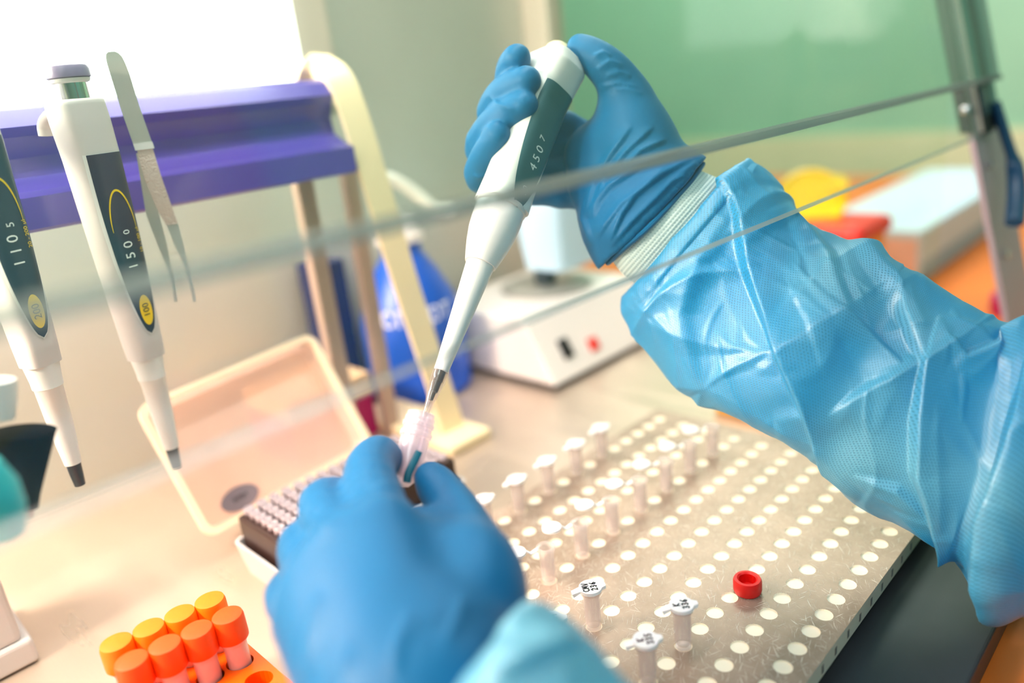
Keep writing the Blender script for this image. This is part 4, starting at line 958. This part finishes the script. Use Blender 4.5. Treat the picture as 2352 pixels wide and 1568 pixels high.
# ---------------------------------------------------------------- smooth bodies from rounded cones
def sdf_mesh(groups, h, cut=None, pad=0.006):
    """groups: list of (k_join, [(a, b, ra, rb)], k_inside). Returns V, F by surface nets."""
    allp = [q for g in groups for pr in g[1] for q in ((pr[0], pr[2]), (pr[1], pr[3]))]
    lo = np.min([np.array(p)-r for p, r in allp], axis=0)-pad; hi = np.max([np.array(p)+r for p, r in allp], axis=0)+pad
    n = np.ceil((hi-lo)/h).astype(int)+1
    X = np.stack(np.meshgrid(*[lo[i]+h*np.arange(n[i]) for i in range(3)], indexing='ij'), -1).astype(np.float32)
    def cone(a, b, ra, rb):
        a = np.array(a, np.float32); b = np.array(b, np.float32); ab = b-a; L2 = max(float(ab@ab), 1e-9)
        t = np.clip(((X-a)@ab)/L2, 0, 1); d = X-a-t[..., None]*ab
        return np.sqrt((d*d).sum(-1)) - (ra+(rb-ra)*t)
    def smin(a, b, k):
        if k <= 0: return np.minimum(a, b)
        hh = np.clip(k-np.abs(a-b), 0, None)/k; return np.minimum(a, b)-hh*hh*k*0.25
    D = None
    for kj, prims, ki in groups:
        G = None
        for pr in prims:
            d = cone(*pr); G = d if G is None else smin(G, d, ki)
        D = G if D is None else smin(D, G, kj)
    if cut is not None:
        for p, nrm in cut: D = np.maximum(D, (X-np.array(p, np.float32))@np.array(nrm, np.float32))
    ins = D < 0
    # cells
    c = np.zeros([k-1 for k in D.shape], int); sh = [(i, j, k) for i in (0, 1) for j in (0, 1) for k in (0, 1)]
    nn = D.shape
    def sl(i, j, k): return (slice(i, nn[0]-1+i), slice(j, nn[1]-1+j), slice(k, nn[2]-1+k))
    for s in sh: c += ins[sl(*s)]
    act = (c > 0) & (c < 8); idx = -np.ones(act.shape, int); idx[act] = np.arange(act.sum())
    cells = np.argwhere(act); acc = np.zeros((len(cells), 3)); cnt = np.zeros(len(cells))
    for a in sh:
        for ax_ in range(3):
            if a[ax_] == 0:
                b = list(a); b[ax_] = 1
                va = D[cells[:, 0]+a[0], cells[:, 1]+a[1], cells[:, 2]+a[2]]; vb = D[cells[:, 0]+b[0], cells[:, 1]+b[1], cells[:, 2]+b[2]]
                m = (va < 0) != (vb < 0); t = np.where(m, va/np.where(m, va-vb, 1), 0)
                p = np.tile(np.array(a, float), (len(cells), 1)); p[:, ax_] += t
                acc[m] += p[m]; cnt[m] += 1
    V = lo + h*(cells + acc/cnt[:, None])
    F = []
    for ax_ in range(3):
        b1, b2 = [(1, 2), (2, 0), (0, 1)][ax_]
        s0 = [slice(None)]*3; s1 = [slice(None)]*3; s0[ax_] = slice(0, nn[ax_]-1); s1[ax_] = slice(1, nn[ax_])
        e = np.argwhere(ins[tuple(s0)] != ins[tuple(s1)])
        e = e[(e[:, b1] > 0) & (e[:, b2] > 0) & (e[:, b1] < nn[b1]-1) & (e[:, b2] < nn[b2]-1)]
        o1 = np.zeros(3, int); o1[b1] = 1; o2 = np.zeros(3, int); o2[b2] = 1
        q = [idx[tuple((e-o).T)] for o in (o1+o2, o2, 0*o1, o1)]
        q = np.stack(q, 1); flip = ins[tuple(e.T)]
        q[~flip] = q[~flip][:, ::-1]; F.append(q)
    F = np.concatenate(F); F = F[(F >= 0).all(1)]
    return V, F
def laplace(V, F, it, lam=0.5):
    n = len(V); E = np.concatenate([F[:, [0, 1]], F[:, [1, 2]], F[:, [2, 3]], F[:, [3, 0]]]); E = np.concatenate([E, E[:, ::-1]])
    deg = np.bincount(E[:, 0], minlength=n)[:, None]
    for _ in range(it):
        s = np.stack([np.bincount(E[:, 0], weights=V[E[:, 1], k], minlength=n) for k in range(3)], 1); V = V+lam*(s/deg-V)
    return V
def vnormals(V, F):
    N = np.zeros_like(V); fn = np.cross(V[F[:, 2]]-V[F[:, 0]], V[F[:, 3]]-V[F[:, 1]])
    for k in range(4):
        for c in range(3): N[:, c] += np.bincount(F[:, k], weights=fn[:, c], minlength=len(V))
    return N/np.maximum(np.linalg.norm(N, axis=1, keepdims=True), 1e-12)
def seg_dist(px, py, poly):
    """unsigned distance and side to a polyline given in photo coordinates"""
    best = np.full(px.shape, 1e9); sgn = np.zeros(px.shape); tt = np.zeros(px.shape); n = len(poly)-1
    for i in range(n):
        ax_, ay = poly[i]; bx, by = poly[i+1]; dx, dy = bx-ax_, by-ay; L2 = dx*dx+dy*dy
        t = np.clip(((px-ax_)*dx+(py-ay)*dy)/L2, 0, 1); qx, qy = ax_+t*dx, ay+t*dy; d = np.hypot(px-qx, py-qy)
        m = d < best; best = np.where(m, d, best); cr = dx*(py-ay)-dy*(px-ax_); sgn = np.where(m, np.sign(cr), sgn); tt = np.where(m, (i+t)/n, tt)
    return best, sgn, tt
def fold(px, py, folds):
    """folds: (poly, amp, width_steep, width_soft, side) -> height in metres; steep side = -side"""
    H = np.zeros(px.shape)
    for poly, amp, ws, wf, sd in folds:
        d, s, t = seg_dist(px, py, poly); env = np.clip(np.sin(np.pi*np.clip(t, 0.001, 0.999)), 0, 1)**0.5
        H = np.maximum(H, amp*env*np.where(s*sd > 0, np.exp(-(d/wf)**1.3), np.exp(-(d/ws)**2)))
    return H
def wobble(V, sc, seed=0):
    r = np.random.default_rng(seed); out = np.zeros(len(V))
    for i in range(14):
        k = r.normal(size=3); k = k/np.linalg.norm(k)*sc*(0.6+1.6*r.random()); out += np.sin(V@k+r.random()*6.28)
    return out/14

def chain(prims, n=4):
    pts = [np.append(prims[0][0], prims[0][2])] + [np.append(q[1], q[3]) for q in prims]
    c = catmull(pts, n); return [(a[:3], b[:3], a[3], b[3]) for a, b in zip(c, c[1:])]
def creases(V, sc, seed, dirs=7):
    r = np.random.default_rng(seed); out = np.zeros(len(V)); m = wobble(V, sc*0.6, seed+1)
    for i in range(dirs):
        k = r.normal(size=3); k = k/np.linalg.norm(k)*sc*(0.6+0.9*r.random()); ph = V@k+r.random()*6.28+m*2.5
        gate = np.clip(wobble(V, sc*0.9, seed+10+i)*3+0.3, 0, 1); out = np.maximum(out, (1-np.abs(np.sin(ph)))**3*gate)
    return out
person = empty('person', (0.30, -0.28, -0.76), 'person in light blue gown and blue gloves pipetting into a small tube', 'person')
px2m = lambda t: t/FPX
def cap(p, q, r0, r1): return (P(*p), P(*q), r0, r1)

# right glove (upper): thumb on the button, four fingers wrapped around the pipette
mm = 0.001
palm = [cap((1455, 330, .490), (1500, 450, .488), 25*mm, 23*mm), cap((1395, 340, .500), (1465, 480, .492), 20*mm, 21*mm), cap((1440, 250, .490), (1462, 330, .490), 17*mm, 24*mm),
        cap((1355, 360, .505), (1440, 500, .492), 17*mm, 20*mm), cap((1365, 430, .500), (1425, 530, .488), 16*mm, 18*mm), cap((1500, 450, .488), (1570, 460, .486), 22*mm, 22*mm), cap((1425, 530, .487), (1460, 560, .486), 19*mm, 19*mm),
        cap((1500, 400, .488), (1540, 420, .486), 22*mm, 20*mm)]
thumb = [cap((1455, 290, .488), (1432, 205, .484), 16*mm, 12.5*mm), cap((1432, 205, .484), (1388, 150, .480), 12.5*mm, 11.0*mm), cap((1388, 150, .480), (1330, 108, .482), 10.6*mm, 7.8*mm)]
fing = {
 'i': [cap((1340, 310, .520), (1190, 235, .512), 10*mm, 10*mm), cap((1190, 235, .512), (1172, 175, .492), 10*mm, 9.2*mm), cap((1172, 175, .492), (1188, 133, .474), 9.2*mm, 8.6*mm)],
 'm': [cap((1340, 350, .522), (1150, 290, .510), 10*mm, 10.5*mm), cap((1150, 290, .510), (1150, 225, .484), 10.5*mm, 10.2*mm), cap((1150, 225, .484), (1208, 187, .464), 10.2*mm, 9.2*mm)],
 'r': [cap((1340, 400, .522), (1122, 360, .506), 10*mm, 10.5*mm), cap((1122, 360, .506), (1132, 290, .480), 10.5*mm, 10.0*mm), cap((1132, 290, .480), (1203, 243, .462), 10.0*mm, 9.0*mm)],
 'p': [cap((1345, 450, .518), (1125, 420, .502), 9.5*mm, 9.8*mm), cap((1125, 420, .502), (1112, 370, .482), 9.8*mm, 9.2*mm), cap((1112, 370, .482), (1144, 312, .464), 9.2*mm, 7.8*mm)]}
wA, wB = P(1600, 385, .485), P(1396, 598, .487)            # glove edge
wc = (wA+wB)/2; wdir = np.cross(wA-wB, FW); wdir /= np.linalg.norm(wdir)
if (P(1700, 640, .48)-wc)@wdir < 0: wdir = -wdir
groups = [(0, palm, 0.012), (0.010, chain(thumb), 0.004)] + [(0.003, chain(fing[k]), 0.003) for k in 'imrp']
# wrist flare up to the glove edge
def wr(px, py, t, r): return (P(px, py, t), r)
flare = [(P(1490, 430, .486), P(1575, 435, .486), 24*mm, 17*mm), (P(1480, 470, .486), P(1530, 490, .486), 25*mm, 24*mm), (P(1430, 520, .486), P(1450, 560, .487), 21*mm, 18*mm), (P(1450, 560, .487), P(1440, 590, .487), 19*mm, 18*mm), (P(1575, 435, .486), P(1600, 440, .486), 18*mm, 17*mm)]
groups.append((0.012, flare, 0.015))
V, F = sdf_mesh(groups, 0.0014, cut=[(wc, wdir)])
V = laplace(V, F, 4)
px, py, _ = proj(V); N = vnormals(V, F)
gf = []
for a in [((1590, 365), (1520, 400), (1430, 470), (1370, 545)), ((1600, 372), (1530, 430), (1450, 510), (1400, 570)), ((1560, 345), (1470, 380), (1400, 430), (1345, 500)), ((1450, 290), (1410, 350), (1365, 430), (1340, 520)),
          ((1500, 290), (1440, 350), (1390, 420), (1360, 500)), ((1530, 320), (1470, 350), (1430, 400)), ((1600, 392), (1550, 450), (1480, 520), (1410, 590)), ((1575, 420), (1520, 480), (1470, 510)), ((1350, 440), (1342, 500), (1360, 560)),
          ((1480, 420), (1430, 490), (1400, 560)), ((1540, 380), (1500, 410), (1450, 460)), ((1580, 400), (1540, 420), (1490, 470))]:
    gf.append((a, 0.0030, 5, 13, 1)); 
for a in [((1370, 160), (1400, 140), (1430, 150)), ((1390, 175), (1420, 165), (1450, 175)), ((1375, 200), (1420, 190), (1465, 200)), ((1400, 205), (1440, 205), (1475, 215)), ((1360, 130), (1385, 120), (1405, 130)), ((1120, 215), (1145, 240), (1180, 250)), ((1085, 400), (1100, 405), (1120, 400)), ((1100, 310), (1130, 285), (1150, 280))]:
    gf.append((a, 0.0014, 4, 7, 1))
V = V + N*(fold(px, py, gf)*(N@(-FW) > -0.2))[:, None] + N*(wobble(V, 160, 2)*0.0006)[:, None]
pyd('glove', V, F, M['glove'], person)
# rolled end of the glove
def ring_pts(c, hv, depth, n, sq=2.0):
    ex_ = hv; ed = np.cross(wdir, hv); ed = ed/np.linalg.norm(ed)*depth
    return [c+ex_*math.cos(a)+ed*math.sin(a) for a in np.linspace(0, 2*math.pi, n, endpoint=False)]

def loft(name, stations, m, parent, nv=200, per=40, folds=(), closeends=True, wob=(0, 0), uvsc=1.0, sq=1.0, cent=None):
    """stations: (top px, bottom px, t, depth ratio)"""
    Cn = catmull([np.concatenate([P(*s[0], s[2]), P(*s[1], s[2]), [s[3]]]) for s in stations], per)
    V, UVs = [], []; nU = len(Cn); slen = 0; prev = None
    for q in Cn:
        T, B, dr = q[:3], q[3:6], q[6]; c = (T+B)/2; hv = (T-B)/2; vd = c-CAM; vd /= np.linalg.norm(vd); vd = vd - hv*(vd@hv)/(hv@hv); vd /= np.linalg.norm(vd)
        if prev is not None: slen += np.linalg.norm(c-prev)
        prev = c; rr_ = np.linalg.norm(hv)
        for k in range(nv):
            a = 2*math.pi*k/nv; V.append(c+hv*math.cos(a)-vd*rr_*dr*math.sin(a)); UVs.append((slen, rr_*(a if a < math.pi*1.5 else a-2*math.pi)))
    V = np.array(V); F = np.array([(i*nv+k, i*nv+(k+1) % nv, (i+1)*nv+(k+1) % nv, (i+1)*nv+k) for i in range(nU-1) for k in range(nv)])
    N = vnormals(V, F); ctr = np.repeat(np.array([(q[:3]+q[3:6])/2 for q in Cn]), nv, axis=0)
    if ((V-ctr)*N).sum() < 0: F = F[:, ::-1]; N = -N
    px, py, _ = proj(V); facing = np.clip(N@(-FW)*2+0.6, 0, 1)
    d = fold(px, py, folds)*facing if len(folds) else 0
    if wob[1]: d = d + wobble(V, wob[0], 5)*wob[1] + wobble(V, wob[0]*2.7, 9)*wob[1]*0.35
    if wob[1]: d = d + creases(V, wob[0]*0.9, 21)*wob[1]*0.9 + creases(V, wob[0]*2.0, 33)*wob[1]*0.3
    V = V+N*(d*np.ones(len(V)))[:, None]
    return pyd(name, V, F, m, parent, True, None, np.array(UVs)*uvsc)
loft('knit_cuff', [((1580, 396), (1404, 574), .486, .56), ((1600, 392), (1408, 600), .485, .56), ((1640, 408), (1440, 636), .486, .6), ((1690, 432), (1490, 668), .49, .58), ((1740, 450), (1540, 690), .492, .55)], M['knit'], person, 120, 10)
# rolled edge of glove
rp = [P(x, y, t) for x, y, t in ((1612, 380, .484), (1590, 412, .471), (1560, 445, .4645), (1520, 490, .4615), (1480, 530, .4615), (1435, 568, .468), (1398, 602, .484))]
sweep('glove_edge', catmull(rp, 6), circ(0.0018, 10, 0.0032), M['glove'], bpy.data.objects['glove'], up=tuple(-FW))

# right sleeve
SF = [(((1640, 380), (1680, 480), (1712, 620), (1790, 800), (1850, 950), (1950, 1160)), 0.012, 8, 85, -1),
      (((2150, 720), (2110, 840), (2098, 960), (2102, 1080), (2145, 1190), (2215, 1300), (2290, 1450)), 0.015, 9, 90, -1),
      (((2380, 780), (2320, 1000), (2275, 1190), (2262, 1330), (2275, 1480)), 0.014, 10, 80, -1),
      (((1720, 360), (1650, 470), (1560, 580), (1460, 700)), 0.004, 16, 34, 1),
      (((1740, 540), (1900, 690), (2010, 790), (2150, 920)), 0.005, 12, 60, 1),
      (((1960, 540), (2060, 700), (2110, 820), (2120, 930)), 0.009, 16, 70, -1),
      (((1720, 520), (1800, 640), (1860, 740), (1885, 870), (1890, 1050)), 0.006, 12, 60, -1),
      (((2080, 700), (2200, 830), (2290, 810), (2380, 730)), 0.008, 14, 60, 1),
      (((1780, 960), (1900, 940), (2040, 880), (2150, 780)), 0.006, 18, 70, 1),
      (((1700, 440), (1600, 600), (1560, 720), (1600, 900)), 0.005, 26, 60, 1),
      (((1940, 1070), (2060, 1120), (2180, 1230)), 0.005, 10, 36, 1),
      (((1800, 470), (1900, 600), (1940, 740)), 0.006, 18, 50, 1),
      (((2170, 700), (2200, 900), (2180, 1150)), 0.005, 26, 60, 1)]
loft('gown_sleeve', [((1692, 430), (1512, 645), .492, .62), ((1712, 374), (1446, 664), .496, .60), ((1728, 380), (1426, 706), .496, .58), ((1755, 405), (1446, 752), .494, .56), ((1830, 495), (1530, 858), .484, .56), ((1905, 538), (1625, 925), .474, .60),
      ((1985, 575), (1755, 985), .460, .68), ((2060, 640), (1880, 1060), .455, .66),
      ((2130, 668), (1965, 1150), .45, .64), ((2210, 705), (2070, 1205), .442, .62), ((2300, 745), (2200, 1270), .434, .60), ((2360, 730), (2262, 1385), .426, .55), ((2470, 690), (2390, 1392), .418, .55), ((2640, 760), (2630, 1500), .402, .6), ((2830, 960), (2800, 1600), .388, .75), ((2950, 1110), (2960, 1700), .374, .85)],
     M['gown'], person, 300, 26, SF, wob=(45, 0.0040))

# left glove (near): back of the hand towards the camera, tube pinched between index finger and thumb
lp_ = [cap((1000, 1660, .262), (880, 1235, .318), 27*mm, 16*mm), cap((980, 1660, .262), (800, 1265, .316), 27*mm, 15*mm), cap((950, 1670, .262), (735, 1340, .314), 26*mm, 15*mm), cap((920, 1680, .262), (715, 1430, .308), 24*mm, 15*mm),
       cap((1040, 1620, .264), (1075, 1350, .316), 26*mm, 19*mm), cap((1075, 1350, .316), (930, 1270, .325), 18*mm, 14*mm), cap((1060, 1300, .325), (960, 1200, .350), 14*mm, 8*mm)]
lthumb = [cap((1095, 1390, .308), (1090, 1290, .330), 19*mm, 15.5*mm), cap((1090, 1290, .330), (1040, 1170, .368), 15*mm, 11.5*mm), cap((1040, 1170, .368), (988, 1098, .396), 11.5*mm, 8.8*mm)]
lf = {'i': [cap((880, 1235, .318), (848, 1095, .362), 15*mm, 11.8*mm), cap((848, 1095, .362), (868, 1048, .388), 11.8*mm, 10*mm), cap((868, 1048, .388), (890, 1062, .402), 10*mm, 8.6*mm)],
      'm': [cap((800, 1265, .316), (742, 1158, .356), 13.5*mm, 10.8*mm), cap((742, 1158, .356), (800, 1140, .388), 10.5*mm, 9*mm), cap((800, 1140, .388), (880, 1150, .402), 9*mm, 8*mm)],
      'r': [cap((735, 1340, .314), (695, 1250, .350), 12.5*mm, 10.4*mm), cap((695, 1250, .350), (760, 1225, .380), 10*mm, 9*mm), cap((760, 1225, .380), (840, 1220, .392), 9*mm, 8*mm)],
      'p': [cap((715, 1430, .308), (662, 1365, .338), 12*mm, 9.6*mm), cap((662, 1365, .338), (720, 1320, .366), 9.4*mm, 8.5*mm), cap((720, 1320, .366), (790, 1310, .378), 8*mm, 7.5*mm)]}
groups = [(0, lp_, 0.014), (0.008, chain(lthumb), 0.004)] + [(0.004, chain(lf[k]), 0.003) for k in 'imrp']
V, F = sdf_mesh(groups, 0.0015)
V = laplace(V, F, 4); px, py, _ = proj(V); N = vnormals(V, F)
gf = [(((700, 1560), (715, 1450), (735, 1360)), 0.0014, 10, 14, 1), (((900, 1560), (915, 1480), (945, 1400)), 0.0016, 12, 16, 1), (((1020, 1480), (1050, 1420), (1065, 1370)), 0.0014, 12, 16, 1), (((790, 1560), (800, 1480)), 0.0012, 10, 14, 1),
      (((850, 1120), (890, 1110), (925, 1120)), 0.0010, 6, 10, 1), (((840, 1150), (880, 1145), (920, 1150)), 0.0009, 6, 10, 1), (((700, 1180), (730, 1200), (770, 1200)), 0.0010, 6, 10, 1)]
V = V + N*(fold(px, py, gf)*(N@(-FW) > -0.2))[:, None] + N*(wobble(V, 110, 3)*0.0007)[:, None]
pyd('glove', V, F, M['glove'], person)
# left sleeve: rim runs up to (1180,1390)
LS = [(((1250, 1400), (1150, 1440), (1040, 1500), (930, 1570)), 0.004, 12, 26, 1), (((1330, 1470), (1250, 1500), (1120, 1560)), 0.005, 18, 40, 1)]
loft('gown_sleeve', [((1190, 1400), (800, 1880), .266, .62), ((1212, 1388), (815, 1910), .262, .75), ((1260, 1402), (870, 1950), .258, .80), ((1340, 1465), (960, 2020), .252, .82), ((1430, 1575), (1060, 2150), .245, .85), ((1560, 1750), (1200, 2400), .235, .85), ((1800, 2000), (1400, 2750), .215, .9)],
     M['gown'], person, 200, 20, LS, wob=(90, 0.0016))

# body: forearms, shoulders and trunk, mostly outside the picture
el_r, el_l = np.array([0.47, -0.03, 0.03]), np.array([0.13, -0.02, 0.02])
sh_r, sh_l = np.array([0.50, -0.30, 0.28]), np.array([0.14, -0.34, 0.27])
bod = [(0, [(P(1500, 500, .488), P(1700, 620, .478), 17*mm, 22*mm), (P(1700, 620, .478), el_r, 22*mm, 34*mm), (el_r, sh_r, 34*mm, 48*mm), (P(1000, 1700, .262), el_l, 20*mm, 33*mm), (el_l, sh_l, 33*mm, 48*mm),
            (sh_r, sh_l, 55*mm, 55*mm), (np.array([0.32, -0.34, 0.24]), np.array([0.32, -0.36, -0.20]), 110*mm, 130*mm), (np.array([0.40, -0.34, 0.20]), np.array([0.40, -0.36, -0.20]), 100*mm, 120*mm), (np.array([0.32, -0.33, 0.30]), np.array([0.32, -0.31, 0.44]), 50*mm, 48*mm),
            (np.array([0.32, -0.30, 0.52]), np.array([0.32, -0.31, 0.57]), 80*mm, 85*mm)], 0.03)]
V, F = sdf_mesh(bod, 0.007); V = laplace(V, F, 3)
pyd('body', V, F, M['skin'], person)
gw = [(0, [(np.array([0.32, -0.34, 0.22]), np.array([0.32, -0.36, -0.26]), 128*mm, 150*mm), (np.array([0.40, -0.34, 0.18]), np.array([0.40, -0.36, -0.26]), 118*mm, 140*mm), (sh_r, sh_l, 70*mm, 70*mm),
           (sh_r, el_r+np.array([0.005, 0.005, 0.012]), 70*mm, 66*mm), (sh_l, np.array([0.125, -0.02, 0.035]), 70*mm, 52*mm), (np.array([0.125, -0.02, 0.035]), np.array([0.120, 0.075, 0.060]), 52*mm, 47*mm)], 0.04)]
V, F = sdf_mesh(gw, 0.008); V = laplace(V, F, 3)
pyd('gown', V, F, M['gown'], person, True, None, np.stack([V[:, 0]+V[:, 1]*0.5, V[:, 2]], 1))

# ---------------------------------------------------------------- tube held in the left glove
ta, tb_ = P(968, 948, .410), P(925, 1118, .398)
axis = Vector(tuple(ta-tb_)); LT = axis.length
ct = empty('cryotube', tuple(tb_), 'open frosted tube with threaded neck held between gloved finger and thumb', 'tube')
mt = frame_mtx(tb_, axis, (0, -1, 0))
k = LT
lat('tube_body', [(0.0, 0.0), (0.0030, 0.0006), (0.0058, 0.004), (0.0075, 0.010), (0.0078, k*0.45), (0.0078, k*0.66), (0.0086, k*0.67), (0.0088, k*0.70), (0.0086, k*0.73), (0.0078, k*0.745), (0.0078, k*0.80), (0.0085, k*0.81), (0.0086, k*0.85), (0.0080, k*0.87), (0.0078, k*0.88), (0.0080, k*0.90), (0.0079, k*0.93), (0.0073, k*0.95), (0.0072, k*0.995), (0.0068, k), (0.0060, k*0.995), (0.0060, k*0.5), (0.0050, 0.006), (0.0, 0.004)], M['cryo'], ct, 48, mt)
# teal pen stroke down its side
sp = [P(958, 1040, .3865), P(948, 1062, .384), P(938, 1085, .382), P(934, 1110, .381)]
sp = [Vector(tuple(q)) for q in sp]
mi = mt.inverted(); out = []
for (px_, py_) in ((962, 1036), (955, 1052), (946, 1070), (938, 1088), (934, 1108)):
    d = mi.to_3x3() @ Vector(tuple(ray(px_, py_))); c = mi @ Vector(tuple(CAM)); A = d.x**2+d.y**2; B = 2*(c.x*d.x+c.y*d.y); Cc = c.x**2+c.y**2-0.0080**2; disc = B*B-4*A*Cc
    t = (-B-math.sqrt(max(disc, 0)))/(2*A); out.append(mt @ (c+d*t))
sweep('teal_mark', [Vector(q) for q in catmull(out, 4)], circ(0.0020, 10, 0.0006), M['teal'], ct, up=tuple(-FW))
